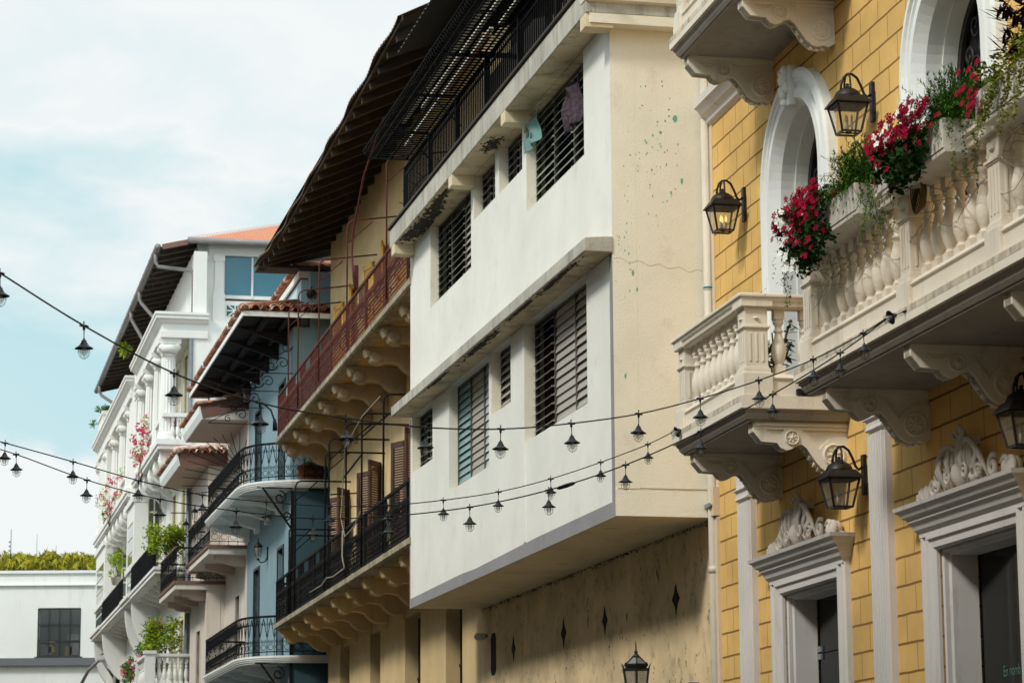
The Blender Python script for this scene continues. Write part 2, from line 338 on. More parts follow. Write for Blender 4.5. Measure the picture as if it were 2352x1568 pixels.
def bracket(F_parent, u, z, mat, sc=1.0, wt=.17, name='bracket', reach=1.0, flower=True):
    """scrolled console: moulded board, S band round the edge, sunk web, rosette and lower volute"""
    m = MB()
    g = lambda p: (p[0] * sc * reach, z + p[1] * sc)
    h = wt / 2
    band = [g(p) for p in BRK] + [g(p) for p in BRI]
    m.ext(band, 'x', u - h, u + h)
    m.ext([g(p) for p in BRK] + [g((0, 0))], 'x', u - h * .7, u + h * .7)
    m.box(u - h - .012, u + h + .012, 0, .965 * sc * reach, z - .035 * sc, z + .002)
    m.box(u - h + .004, u + h - .004, 0, .935 * sc * reach, z - .07 * sc, z - .036 * sc)
    def disc(w, zz, r, t0):
        for sgn in (-1, 1):
            q = []; k = 18; prof = [(r, 0), (r, t0), (r * .86, t0 * 1.25), (r * .76, t0 * .5), (r * .55, t0 * .5), (r * .3, t0 * 1.1), (.001, t0 * 1.3)]
            for rr, tt in prof:
                for i in range(k):
                    a = 2 * math.pi * i / k; q.append((u + sgn * (h * .7 + tt), w + rr * math.cos(a), zz + rr * math.sin(a)))
            m.add(q, [(i * k + j, i * k + (j + 1) % k, (i + 1) * k + (j + 1) % k, (i + 1) * k + j) for i in range(len(prof) - 1) for j in range(k)], True)
            if flower:
                for i in range(7):
                    a = 2 * math.pi * i / 7; m.tube([(u + sgn * (h * .7 + t0), w + r * .12 * math.cos(a), zz + r * .12 * math.sin(a)), (u + sgn * (h * .7 + t0 * .9), w + r * .6 * math.cos(a), zz + r * .6 * math.sin(a))], [r * .05, r * .17], 5)
    disc(.585 * sc * reach, z - .15 * sc, .078 * sc, h * .3 + .012)
    disc(.150 * sc * reach, z - .315 * sc, .118 * sc, h * .3 + .012)
    # scale-like leaf on the under edge
    for i in range(9):
        t = i / 8; a = 4 + t * 5; p = g(BRK[min(17, 9 + int(t * 6))]); 
        m.tube([(u, p[0] + .02, p[1] - .004), (u, p[0] - .03, p[1] - .016)], [h * .35, h * .15], 6)
    return m.build(name, mat, F_parent, bevel=.004)
SLAB = [(0, 0), (0, -.125), (-.035, -.132), (-.035, -.15), (-.055, -.165), (-.06, -.19), (-.085, -.225), (-.10, -.23), (-.10, -.245), (-.19, -.245), (-.19, 0)]
def slab_path(u0, u1, w): return [(u0, 0), (u0, w), (u1, w), (u1, 0)]      # u0 < u1, out is to the left: order matters
BAL = [(.062, 0), (.062, .015), (.046, .03), (.046, .045), (.055, .06), (.078, .13), (.088, .20), (.084, .27), (.062, .36), (.045, .42), (.040, .455), (.058, .47), (.060, .487), (.042, .50), (.038, .54), (.052, .565), (.066, .59), (.066, .61), (.050, .63)]
def baluster_pos(m, x, y, z, h, n=10):
    k = h / .80
    m.box(x - .055, x + .055, y - .055, y + .055, z, z + .10 * k)
    m.lathe([(r_ * .86, .10 * k + zz * k * .92) for r_, zz in BAL], (x, y, z), n)
    m.box(x - .052, x + .052, y - .052, y + .052, z + .68 * k, z + .80 * k + .01)
def post(m, x, y, z0, z1, s=.12):
    m.box(x - s, x + s, y - s, y + s, z0, z1)
    m.box(x - s - .02, x + s + .02, y - s - .02, y + s + .02, z0, z0 + .05); m.box(x - s - .008, x + s + .008, y - s - .008, y + s + .008, z0 + .05, z0 + .07)
    m.box(x - s - .022, x + s + .022, y - s - .022, y + s + .022, z1 - .22, z1 - .195); m.box(x - s - .01, x + s + .01, y - s - .01, y + s + .01, z1 - .235, z1 - .22)
    for k in (-1, 0, 1):           # flutes read as raised fillets
        for sg in (-1, 1):
            m.box(x + k * s * .55 - .012, x + k * s * .55 + .012, y + sg * s, y + sg * (s + .008), z0 + .12, z1 - .27)
            m.box(x + sg * s, x + sg * (s + .008), y + k * s * .55 - .012, y + k * s * .55 + .012, z0 + .12, z1 - .27)
    for sg in (-1, 1):
        m.lathe([(.03, -.012), (.05, 0), (.03, .012)], (x, y + sg * (s + .004), z1 - .12), 8, sy=.4); m.lathe([(.02, -.012), (.03, 0), (.02, .012)], (x + sg * (s + .004), y, z1 - .12), 8)
RAIL = [(.02, 0), (.02, -.03), (.0, -.04), (-.005, -.06), (-.025, -.085), (-.03, -.115), (-.045, -.13), (-.22, -.13), (-.235, -.115), (-.24, -.085), (-.26, -.06), (-.265, -.04), (-.285, -.03), (-.285, 0)]
def balcony(bld, u0, u1, w, z, posts, rail_z, name='balcony', near=True, far=True, edge=M_stone, sp=.235, slab_z=None):
    """moulded slab (the part) with plinth, balusters, posts and handrail as sub-parts"""
    m = MB()
    m.sweep([(o, z + d) for o, d in SLAB[:3]] + [(-.2, z - .132), (-.2, z)], slab_path(u0, u1, w)); m.box(u0 + .1, u1 - .1, 0, w - .1, z - .12, z - .01)
    s = m.build(name, edge, bld)
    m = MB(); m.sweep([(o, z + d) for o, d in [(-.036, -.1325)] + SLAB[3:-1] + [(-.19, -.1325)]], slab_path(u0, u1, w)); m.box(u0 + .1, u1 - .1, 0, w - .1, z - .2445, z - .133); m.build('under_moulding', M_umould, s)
    m = MB(); m.sweep([(.0015, z + .001), (.0015, z - .055), (-.01, z - .055), (-.01, z + .001)], slab_path(u0 + .002, u1 - .002, w)); m.build('weathered_edge', M_wedge, s)
    pm = MB(); pz = z + .235
    ins = .07
    pm.sweep([(o, zz) for o, zz in [(-ins, z), (-ins, z + .17), (-ins + .02, z + .185), (-ins + .02, z + .20), (-ins, z + .215), (-ins - .01, z + .235), (-ins - .19, z + .235), (-ins - .19, z)]], slab_path(u0, u1, w))
    for px_, py_ in posts: pm.box(px_ - .155, px_ + .155, py_ - .155, py_ + .155, z + .004, z + .239)
    pm.build('plinth', edge, s, bevel=.006)
    for px_, py_ in posts:
        qm = MB(); post(qm, 0, 0, 0, rail_z - .12 - pz); qm.build('post', edge, s, loc=(px_, py_, pz), bevel=.004)
    h = rail_z - .13 - pz; bm_ = MB(); baluster_pos(bm_, 0, 0, 0, h, 14); b0 = bm_.build('baluster', edge, s, loc=(0, 0, pz)); used = [0]
    def put(x, y):
        o = b0 if not used[0] else b0.copy()
        if used[0]: C.collection.objects.link(o)
        used[0] = 1; o.location = (x, y, pz)
    P = sorted(posts)
    fr = [p for p in P if abs(p[1] - max(q[1] for q in P)) < .05]
    for a, b in zip(fr[:-1], fr[1:]):
        L = b[0] - a[0] - .26; k = max(1, round(L / sp)); st = L / k
        for i in range(k): put(a[0] + .13 + st * (i + .5), a[1])
    fy = fr[0][1]
    for ok, c in ((near, fr[0]), (far, fr[-1])):
        if not ok: continue
        L = fy - .13; k = max(1, round(L / .25)); st = L / k
        for i in range(k): put(c[0], st * (i + .5))
    rm = MB(); rm.sweep([(o - .02, rail_z + d) for o, d in RAIL], slab_path(u0 + .0, u1 - .0, w))
    for px_, py_ in posts:
        rm.ext([(px_ - .185, py_ - .185), (px_ + .185, py_ - .185), (px_ + .185, py_ + .185), (px_ - .185, py_ + .185)], 'z', rail_z - .03, rail_z + .006)
        rm.box(px_ - .165, px_ + .165, py_ - .165, py_ + .165, rail_z - .128, rail_z - .03)
    rm.build('handrail', edge, s, bevel=.006)
    return s
def scroll(c, r0, turns, a0=0, sgn=1, n=26, w=0):
    """spiral in the u-z plane"""
    return [(c[0] + r0 * (1 - .82 * i / n) * math.cos(a0 + sgn * turns * 2 * math.pi * i / n), w, c[1] + r0 * (1 - .82 * i / n) * math.sin(a0 + sgn * turns * 2 * math.pi * i / n)) for i in range(n + 1)]
def pilaster(bld, u0, u1, z1, mat, w=.10, nfl=6):
    m = MB(); m.box(u0, u1, 0, w * .7, 0, z1); st = (u1 - u0) / nfl
    for i in range(nfl):
        a = u0 + st * (i + .5); m.ext([(a - st * .34, w * .7), (a - st * .2, w), (a + st * .2, w), (a + st * .34, w * .7)], 'z', 0, z1 - .16)
    m.sweep([(o, z1 + d) for o, d in [(0, -.13), (.012, -.12), (.012, -.10), (.0, -.09), (.0, -.03), (.03, -.015), (.03, 0), (-.06, 0), (-.06, -.13)]], [(u0, 0), (u0, w), (u1, w), (u1, 0)])
    m.box(u0 + .03, u1 - .03, 0, w - .05, z1 - .12, z1 - .001); m.box(u0 - .0, u1 + .0, 0, w, z1, z1 + .30)
    return m.build('pilaster', mat, bld)
def crest(cu, z, s, m, w=.10):
    """acanthus crest over a door: shell crowned shaft, big drooping leaves and end scrolls"""
    rn = random.Random(int(abs(cu) * 10))
    m.box(cu - 1.15 * s, cu + 1.15 * s, .0, w * .7, z, z + .05)
    def blob(u, ww, zz, a, b, c_):
        q = []; k = 8
        for i in range(1, 6):
            t = math.pi * i / 6
            for j in range(k):
                p = 2 * math.pi * j / k; q.append((u + a * math.sin(t) * math.cos(p), ww + b * math.sin(t) * math.sin(p), zz + c_ * math.cos(t)))
        m.add(q, [(i * k + j, i * k + (j + 1) % k, (i + 1) * k + (j + 1) % k, (i + 1) * k + j) for i in range(4) for j in range(k)] + [tuple(range(k)), tuple(range(4 * k, 5 * k))], True)
    blob(cu, w, z + .26 * s, .085 * s, .10, .27 * s); blob(cu, w * 1.4, z + .14 * s, .08 * s, .1, .12 * s)
    m.box(cu - .13 * s, cu + .13 * s, 0, w * 1.3, z + .40 * s, z + .47 * s)
    for k in range(-2, 3):
        m.tube([(cu + k * .04 * s, w * 1.2, z + .44 * s), (cu + k * .065 * s, w * 1.5, z + (.54 - abs(k) * .035) * s)], [.022 * s, .016 * s], 6)
        blob(cu + k * .068 * s, w * 1.5, z + (.555 - abs(k) * .035) * s, .026 * s, .026, .03 * s)
    for sg in (-1, 1):
        A = [(.06 + .56 * q, .05 + .36 * (1 - ((q - .34) / .66) ** 2) * (1 if q > .0 else 1)) for q in [j / 10 for j in range(11)]]
        m.tube([(cu + sg * x * s, w * (1.3 + .5 * math.sin(3 * j / 10)), z + max(.02, zz) * s) for j, (x, zz) in enumerate(A)], [.030 * s] * 9 + [.02 * s, .012 * s], 6)
        for j in range(1, 10):      # leaf folds hanging from the arched rib
            x, zz = A[j]; x2 = .10 + .40 * (j / 10) ** 1.2; ww = w * (1.1 + .6 * rn.random()); r2 = rn.uniform(.016, .026) * s
            m.tube([(cu + sg * x * s, w * 1.6, z + zz * s), (cu + sg * (x * .6 + x2 * .4) * s, ww * 1.25, z + (zz * .6 + .02) * s), (cu + sg * x2 * s, ww, z + (.03 + .05 * rn.random()) * s)], [r2, r2 * 1.3, r2 * .6], 5)
        m.tube(scroll((cu + sg * .20 * s, z + .14 * s), .075 * s, 1.3, a0=.6, sgn=-sg, w=w * 1.9), .018 * s, 5)
        m.tube(scroll((cu + sg * .50 * s, z + .10 * s), .065 * s, 1.3, a0=2.6, sgn=sg, w=w * 1.8), .017 * s, 5)
        m.tube(scroll((cu + sg * .34 * s, z + .17 * s), .14 * s, 1.3, a0=1.2, sgn=sg, w=w * 1.5), .028 * s, 6)
        m.tube(scroll((cu + sg * .72 * s, z + .12 * s), .10 * s, 1.3, a0=2.2, sgn=sg, w=w * 1.3), .025 * s, 6)
        for rr in (0, 1):
            m.tube(scroll((cu + sg * (.95 + .13 * rr) * s, z + (.09 - .02 * rr) * s), .085 * s, 1.4, a0=.4, sgn=-sg, w=w * (1.1)), .026 * s, 6)
            blob(cu + sg * (.95 + .13 * rr) * s, w * .8, z + .08 * s, .075 * s, .07, .085 * s)
# ================================================= yellow house
Yh = froot('yellow_house', FY); tag(Yh, 'yellow house with grooved block walls, white arched doors and carved stone balconies at the right', 'house')
holes = [(-4.32, -2.68, 5.9, 9.30), (-8.92, -7.28, 5.9, 9.30), (-13.5, -11.9, 5.9, 9.3), (-4.42, -2.48, 0, 4.13), (-9.17, -7.23, 0, 4.13), (-13.8, -11.9, 0, 4.13)]
wall_mb(-15, .12, 0, 15, -.45, 0, holes).build('wall', M_yellow, Yh)
mm = MB(); mm.box(-15, -.1, -6, -.46, 0, 15); mm.build('core_wall', M_yellow, Yh)
for cu in (-3.5, -8.1, -12.7):
    m = MB(); arch_frame(m, cu, 8.47, 5.9, [(1.20, 0), (1.20, .10), (1.17, .13), (1.10, .14), (1.085, .11), (1.05, .11), (1.035, .09), (.99, .09), (.97, .115), (.88, .12), (.86, .09), (.82, .03), (.80, .0), (.80, -.16), (.785, -.16), (.785, -.31)])
    ar = m.build('arched_doorway', M_white if cu > -12 else M_white, Yh)
    m = MB(); arch_frame(m, cu, 8.47, 5.9, [(.785, -.33), (.785, -.30), (.70, -.30), (.70, -.34)]); m.box(cu - .7, cu + .7, -.34, -.30, 8.0, 8.1); m.box(cu - .04, cu + .04, -.34, -.30, 5.9, 8.1)
    for k in range(4):
        for sg in (-1, 1):
            m.tube(scroll((cu + sg * (.14 + .16 * (k % 2)), 8.27 + .21 * k), .13, 1.3, a0=k, sgn=sg, w=-.31), .012, 5)
            m.tube(scroll((cu + sg * .48, 8.24 + .2 * min(k, 2)), .12, 1.2, a0=k + 2, sgn=-sg, w=-.31), .012, 5)
    m.build('iron_fanlight', base('wrought_door_metal', (.02, .018, .018), .5)[0] if cu == -3.5 else MATS['wrought_door_metal'], ar)
    m = MB(); m.box(cu - .79, cu + .79, -.42, -.37, 5.9, 9.3); m.build('door_leaf', M_dark, ar)
    # carved keystone
    k = MB(); k.ext([(cu - .11, 9.27), (cu + .11, 9.27), (cu + .15, 9.70), (cu - .15, 9.70)], 'y', .08, .17)
    for a, b, c_, r_ in ((0, .17, 9.56, .09), (-.07, .18, 9.46, .06), (.07, .18, 9.46, .06), (0, .20, 9.40, .05), (-.05, .19, 9.66, .05), (.06, .19, 9.65, .05), (0, .19, 9.31, .045)):
        k.lathe([(r_ * .3, -r_), (r_ * .8, -r_ * .6), (r_, 0), (r_ * .8, r_ * .6), (r_ * .3, r_)], (cu + a, b, c_), 8)
    k.build('keystone', M_white, ar, bevel=.01)
for cu, dz in ((-3.45, 0), (-8.2, 0), (-12.85, 0)):
    m = MB(); rect_frame(m, cu - .97, cu + .97, 0, 4.13, [(.30, 0), (.30, .06), (.27, .08), (.23, .08), (.22, .06), (.14, .06), (.13, .085), (.10, .085), (.09, .06), (.02, .055), (0, .03), (0, -.02), (-.03, -.03), (-.03, -.07), (-.05, -.09), (-.05, -.34)])
    m.sweep([(o, z) for o, z in [(0, 4.30), (.03, 4.33), (.05, 4.38), (.08, 4.40), (.08, 4.43), (.12, 4.45), (.14, 4.49), (.17, 4.51), (.18, 4.545), (-.30, 4.545), (-.30, 4.30)]], [(cu - 1.27, 0), (cu - 1.27, .09), (cu + 1.27, .09), (cu + 1.27, 0)])
    m.box(cu - 1.26, cu + 1.26, 0, .085, 4.26, 4.54)
    dr = m.build('doorway', M_trim, Yh)
    m = MB(); crest(cu, 4.545, 1.0, m); m.build('carved_crest', G('crest_plaster', (.62, .56, .50), var=.12, dirt=(.12, .10, .08), dirt_amt=.35, bump=.5, scale=2.5) if cu == -3.45 else MATS['crest_plaster'], dr)
    m = MB(); m.box(cu - .93, cu + .93, -.38, -.355, 0, 3.50 if cu == -3.45 else 4.1)
    if cu == -3.45: m.box(cu - .93, cu + .93, -.38, -.355, 3.512, 4.1)
    gl = m.build('glass_door', M_glass, dr)
    if cu != -3.45: continue
    m = MB(); m.box(cu - .91, cu - .78, -.353, -.335, 3.45, 3.49); m.box(cu + .80, cu + .93, -.353, -.33, 3.44, 3.50); m.box(cu + .80, cu + .93, -.353, -.33, 3.52, 3.58); m.build('patch_fitting', M_greym, gl)
def text_part(body, size, loc, mat, parent, name='lettering', rot=(R(90), 0, R(180)), ext=.001, sx=1):
    cu = bpy.data.curves.new(name, 'FONT'); cu.body = body; cu.size = size; cu.extrude = ext
    o = bpy.data.objects.new(name, cu); C.collection.objects.link(o)
    dg = bpy.context.evaluated_depsgraph_get(); me = bpy.data.meshes.new_from_object(o.evaluated_get(dg)); bpy.data.objects.remove(o)
    o = bpy.data.objects.new(name, me); C.collection.objects.link(o); me.materials.clear(); me.materials.append(mat)
    o.parent = parent; o.location = loc; o.rotation_euler = rot; o.scale = (sx, 1, 1); return o
text_part('En nomb', .135, (-7.765, -.352, 2.965), M_letter, gl if False else [o for o in C.collection.objects if o.name.startswith('glass_door')][1], sx=.82)
text_part('vuelto de', .135, (-7.665, -.352, 2.775), M_letter, [o for o in C.collection.objects if o.name.startswith('glass_door')][1], sx=.82)
pilaster(Yh, -1.50, -1.03, 5.44, M_trim); pilaster(Yh, -6.05, -5.60, 5.56, M_trim); pilaster(Yh, -10.7, -10.25, 5.56, M_trim)
# string course that stops at the upper balcony
m = MB(); m.sweep([(o, z) for o, z in [(0, 10.02), (.05, 10.05), (.06, 10.10), (.12, 10.14), (.16, 10.20), (.20, 10.22), (.20, 10.32), (-.1, 10.32), (-.1, 10.02)]], [(-2.4, .0), (.1, .0)]); m.build('string_course', M_trim, Yh)
# balconies
b1 = balcony(Yh, -4.88, -2.17, 1.14, 5.895, [(-4.69, .95), (-2.36, .95)], 6.93)
m = MB(); m.box(-4.886, -4.80, .35, .55, 5.92, 5.975); m.build('drain_slot', M_dark, b1)
for u in (-4.66, -2.42): bracket(b1, u, 5.648, M_stone)
b2 = balcony(Yh, -15.5, -6.58, 1.13, 5.85, [(-6.83, .94), (-9.50, .94), (-11.50, .94), (-13.6, .94)], 6.95, near=False)
for u in (-7.03, -9.27, -11.5, -13.8): bracket(b2, u, 5.603, M_stone)
b3 = balcony(Yh, -5.4, -2.30, 1.13, 10.32, [(-5.2, .94), (-2.50, .94)], 11.4, near=False)
for u in (-4.62, -2.47): bracket(b3, u, 10.073, M_stone)
# arched amber plate beside the second arch
m = MB(); m.ext([(-6.42, 7.6), (-6.16, 7.6)] + arc(-6.29, 8.02, .13, 0, 180, 8), 'y', .0, .05); m.build('wall_plaque', base('amber_plaque', (.60, .36, .06), .5)[0], Yh)
# ---------------- lanterns on the yellow house
def lantern_proto():
    r_ = empty('wall_lantern')
    m = MB(); m.box(-.045, .045, 0, .035, -.20, .20); m.box(-.06, .06, 0, .02, -.12, .10)
    bp = m.build('back_plate', M_bronze, r_, bevel=.006)
    ys = .27; top = .27
    m = MB()
    pts = [(0, .03, .08), (0, .07, .05), (0, .10, .08), (0, .13, .16), (0, .17, .24), (0, .22, .275), (0, .27, .27), (0, .31, .235), (0, .335, .16), (0, .34, .06)]
    m.tube(pts, [.014] * 6 + [.013] * 4, 8)
    for s in (-1, 1): m.tube([(0, ys, .275), (s * .05, ys, .262), (s * .085, ys, .21), (s * .095, ys, .13), (s * .10, ys, .05)], .011, 6)
    m.build('arm', M_bronze, r_)
    m = MB(); m.lathe([(.012, .175), (.020, .165), (.012, .155), (.018, .148), (.030, .13), (.075, .115), (.115, .085), (.135, .045), (.138, .03)], (0, ys, 0), 20)
    q = lambda a, z: [(-a, ys - a, z), (a, ys - a, z), (a, ys + a, z), (-a, ys + a, z)]
    m.add(q(.13, .035) + q(.185, -.04) + q(.185, -.05) + q(.15, -.045), [(0, 1, 5, 4), (1, 2, 6, 5), (2, 3, 7, 6), (3, 0, 4, 7), (0, 1, 2, 3)] + [(a, b, b + 4, a + 4) for a, b in ((4, 5), (5, 6), (6, 7), (7, 4), (8, 9), (9, 10), (10, 11), (11, 8))])
    m.build('hood', M_bronze, r_)
    m = MB()
    for a, b in ((-1, -1), (1, -1), (1, 1), (-1, 1)): m.bar((a * .155, ys + b * .155, -.045), (a * .095, ys + b * .095, -.33), .017)
    for z, a in ((-.055, .153), (-.325, .096)):
        for p0, p1 in zip(q(a, z), q(a, z)[1:] + q(a, z)[:1]): m.bar(p0, p1, .017)
    m.bar((0, ys - .096, -.325), (0, ys + .096, -.325), .014); m.lathe([(.03, -.33), (.03, -.31)], (0, ys, 0), 10)
    m.build('frame', M_bronze, r_)
    m = MB()
    for i in range(4):
        a, b = q(.150, -.055)[i], q(.150, -.055)[(i + 1) % 4]; c_, d = q(.093, -.32)[(i + 1) % 4], q(.093, -.32)[i]; m.quad(a, b, c_, d)
    m.build('glass', M_lampglass, r_, fix=False)
    m = MB()
    for k in range(3):
        a = 2.1 * k; x, y = .035 * math.cos(a), ys + .035 * math.sin(a); m.lathe([(.012, -.31), (.012, -.22)], (x, y, 0), 8)
    m.build('candle', M_candle, r_)
    m = MB()
    for k in range(3):
        a = 2.1 * k; x, y = .035 * math.cos(a), ys + .035 * math.sin(a); m.lathe([(.008, -.218), (.014, -.19), (.009, -.16), (.001, -.135)], (x, y, 0), 8)
    m.build('bulb', M_candle, r_)
    return r_
lp0 = lantern_proto()
for i, (X_, Y_, w_, lab) in enumerate([(1708, 470, .02, 'bronze wall lantern with lit candle bulbs beside the drainpipe, left of the arched door'),
                              (2003, 235, .02, 'bronze wall lantern on the yellow wall between the two arched doors, unlit'),
                              (1984, 1090, .02, 'black wall lantern right of the smaller street door, under the small balcony'),
                              (2352 + 62, 935, .02, 'dark wall lantern cut by the right picture edge, in the shade under the long balcony')]):
    o = lp0 if i == 0 else copy_tree(lp0)
    u_, z_ = FY.hw(X_, Y_, w_); p = FY.P(u_, .0, z_); o.location = p; o.rotation_euler = (0, 0, math.atan2(FY.U.y, FY.U.x))
    tag(o, lab, 'wall lantern', 'lanterns on the yellow house')
    if i == 0:
        for ch in o.children:
            if ch.name.startswith('bulb'): lit = ch
for ch in lp0.children:
    if ch.name == 'bulb': ch.data = ch.data.copy(); ch.data.materials[0] = M_lit
# ================================================= white boxed-out house
Wh = froot('white_house', FB); tag(Wh, 'white and cream house with a boxed-out upper floor of slatted windows and black roof terrace', 'house')
up = [(1.30, 4.51, 9.97, 11.33), (4.75, 6.25, 10.64, 11.33), (6.50, 8.01, 10.65, 11.33), (8.21, 11.44, 9.98, 11.33)]
lo = [(1.27, 4.67, 6.82, 8.44), (5.56, 6.82, 7.52, 8.44), (7.00, 9.93, 6.81, 8.44), (11.26, 13.02, 7.50, 8.44)]
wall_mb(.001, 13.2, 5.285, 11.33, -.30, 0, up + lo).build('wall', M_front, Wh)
m = MB()
m.box(0, 13.199, -1.30, -.301, 5.62, 11.329); m.box(-.012, -.0, -1.30, -.0, 5.285, 5.60); m.box(0, 13.19, -1.30, -.301, 5.289, 5.615)
m.ext([(0, 5.60), (-.012, 5.60), (-.0, 5.612)], 'y', -1.3, -.001)
m.box(-.001, .0, -.30, -.0, 5.61, 11.33)
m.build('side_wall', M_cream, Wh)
# piers seen inside the deep window recesses are the cream tone of the sides
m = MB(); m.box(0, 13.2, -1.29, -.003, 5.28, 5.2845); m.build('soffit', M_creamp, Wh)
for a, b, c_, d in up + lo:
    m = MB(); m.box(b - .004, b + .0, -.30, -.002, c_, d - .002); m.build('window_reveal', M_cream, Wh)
# grey painted bands
m = MB()
m.add([(0.0, .006, 5.275), (13.2, .006, 5.275), (13.2, .006, 5.43), (9.0, .006, 5.45), (8.0, .006, 5.43), (4.0, .006, 5.465), (0, .006, 5.46)], [tuple(range(7))])
m.box(0.002, .125, -.01, .007, 5.462, 8.43); m.box(13.16, 13.206, -.2, .007, 5.44, 8.44); m.box(0, 13.2, -.01, .0055, 5.275, 5.43); m.build('painted_band', M_gray, Wh)
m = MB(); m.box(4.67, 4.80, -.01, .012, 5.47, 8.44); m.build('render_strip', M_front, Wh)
# ledge between the rows
m = MB(); m.ext([(0, 8.44), (.345, 8.44), (.35, 8.455), (.35, 8.60), (.33, 8.612), (0, 8.635)], 'x', -.02, 13.07); m.build('ledge', M_conc, Wh, bevel=.01)
# roof slab on stub beams
m = MB(); m.ext([(-1.25, 11.335), (.35, 11.335), (.35, 11.64), (.33, 11.66), (-1.25, 11.66)], 'x', -.22, 13.25); sl_ = m.build('roof_slab', M_conc, Wh, bevel=.01)
m = MB(); m.box(-.25, 13.3, -1.2, .385, 11.662, 11.70); m.build('flashing', base('brown_flashing', (.045, .03, .022), .7)[0], sl_)
for a in (-.20, 4.27, 7.93, 12.80):
    m = MB(); m.box(a, a + .26, .002, .352, 11.16, 11.333); m.build('beam_end', M_creamp if a < 12 else M_creamp, sl_, bevel=.008)
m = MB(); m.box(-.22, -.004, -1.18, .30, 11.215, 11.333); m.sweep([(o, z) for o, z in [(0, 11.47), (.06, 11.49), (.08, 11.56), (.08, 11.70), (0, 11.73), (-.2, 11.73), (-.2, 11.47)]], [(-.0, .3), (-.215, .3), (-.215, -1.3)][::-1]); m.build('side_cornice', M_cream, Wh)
m = MB(); m.box(-.18, 2.2, -1.35, .18, 11.72, 12.05); m.build('kerb_block', M_dirty, Wh, bevel=.01)
# soffit stains under the slab
def stain(F_parent, pts, mat, z, name='damp_stain'):
    m = MB(); m.add([(p[0], p[1], z) for p in pts], [tuple(range(len(pts)))]); return m.build(name, mat, F_parent, fix=False)
def ragged(cx, cy, rx, ry, n=22, seed=1):
    r_ = random.Random(seed); return [(cx + rx * (.55 + .6 * r_.random()) * math.cos(2 * math.pi * i / n), cy + ry * (.55 + .6 * r_.random()) * math.sin(2 * math.pi * i / n)) for i in range(n)]
M_mould = base('black_mould', (.035, .03, .02), .95)[0]
def stain_cloud(parent, u, w, a, b, z, seed):
    r_ = random.Random(seed); m = MB()
    for j in range(150):
        cu_, cw = u + r_.gauss(0, a * .8), w + r_.gauss(0, b * .7)
        if not .01 < cw < .325: continue
        m.add([(cu_ + r_.uniform(.4, 1) * (.03 + a * .14) * math.cos(6.283 * q / 6), min(.328, max(.006, cw + r_.uniform(.4, 1) * (.010 + b * .26) * math.sin(6.283 * q / 6))), z - .00001 * j) for q in range(6)], [tuple(range(6))])
    o = m.build('mould_growth', M_mould, parent, fix=False)
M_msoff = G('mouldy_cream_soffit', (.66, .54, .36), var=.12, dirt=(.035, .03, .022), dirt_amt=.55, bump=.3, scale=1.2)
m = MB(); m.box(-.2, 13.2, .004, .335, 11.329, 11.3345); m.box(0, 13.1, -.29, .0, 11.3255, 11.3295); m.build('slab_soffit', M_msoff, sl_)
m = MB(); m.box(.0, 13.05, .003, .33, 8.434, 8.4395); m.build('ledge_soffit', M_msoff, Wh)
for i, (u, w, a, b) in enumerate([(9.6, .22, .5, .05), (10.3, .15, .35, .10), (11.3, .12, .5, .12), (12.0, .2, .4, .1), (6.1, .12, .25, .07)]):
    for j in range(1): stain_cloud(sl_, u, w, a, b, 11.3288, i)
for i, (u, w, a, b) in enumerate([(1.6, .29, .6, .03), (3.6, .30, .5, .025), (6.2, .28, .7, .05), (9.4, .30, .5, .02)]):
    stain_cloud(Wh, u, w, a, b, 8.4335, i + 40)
# paint patches on the side wall
m = MB()
M_patch = base('green_underpaint', (.16, .42, .32), .85)[0]
r_ = random.Random(5)
for (w, z, a, b) in [(-.808, 10.13, .035, .05), (-.88, 9.36, .018, .045), (-.62, 9.95, .02, .025), (-.25, 8.2, .018, .05), (-.30, 8.0, .014, .03), (-.14, 6.95, .02, .04)] + [(-.55 + r_.gauss(0, .16), 9.65 + r_.gauss(0, .38), .004 + .010 * r_.random(), .004 + .016 * r_.random()) for _ in range(60)] + [(-.15 + r_.gauss(0, .07), 8.3 + r_.gauss(0, .3), .007, .016 * r_.random() + .005) for _ in range(22)]:
    k = 9; q = [(-.0022, w + a * (.6 + .5 * r_.random()) * math.cos(6.283 * i / k), z + b * (.6 + .5 * r_.random()) * math.sin(6.283 * i / k)) for i in range(k)]
    if max(p[1] for p in q) < -.01: m.add(q, [tuple(range(k))])
o = m.build('paint_patch', M_patch, Wh, fix=False); tag(o, 'green old paint showing through the flaked cream side wall')
m = MB()
pts = [(-.003, -.02 - 1.1 * i / 40, 8.36 + .02 * math.sin(i * .7) - .012 * i / 4 + .01 * r_.random()) for i in range(41)]; m.tube(pts, .0014, 4)
m.tube([(-.014, -.02 - 1.1 * i / 20, 5.605 + .006 * r_.random()) for i in range(21)], .004, 4)
m.build('crack', base('crack_line', (.40, .32, .20), .9)[0], Wh)  # cracks drawn as thin tan lines
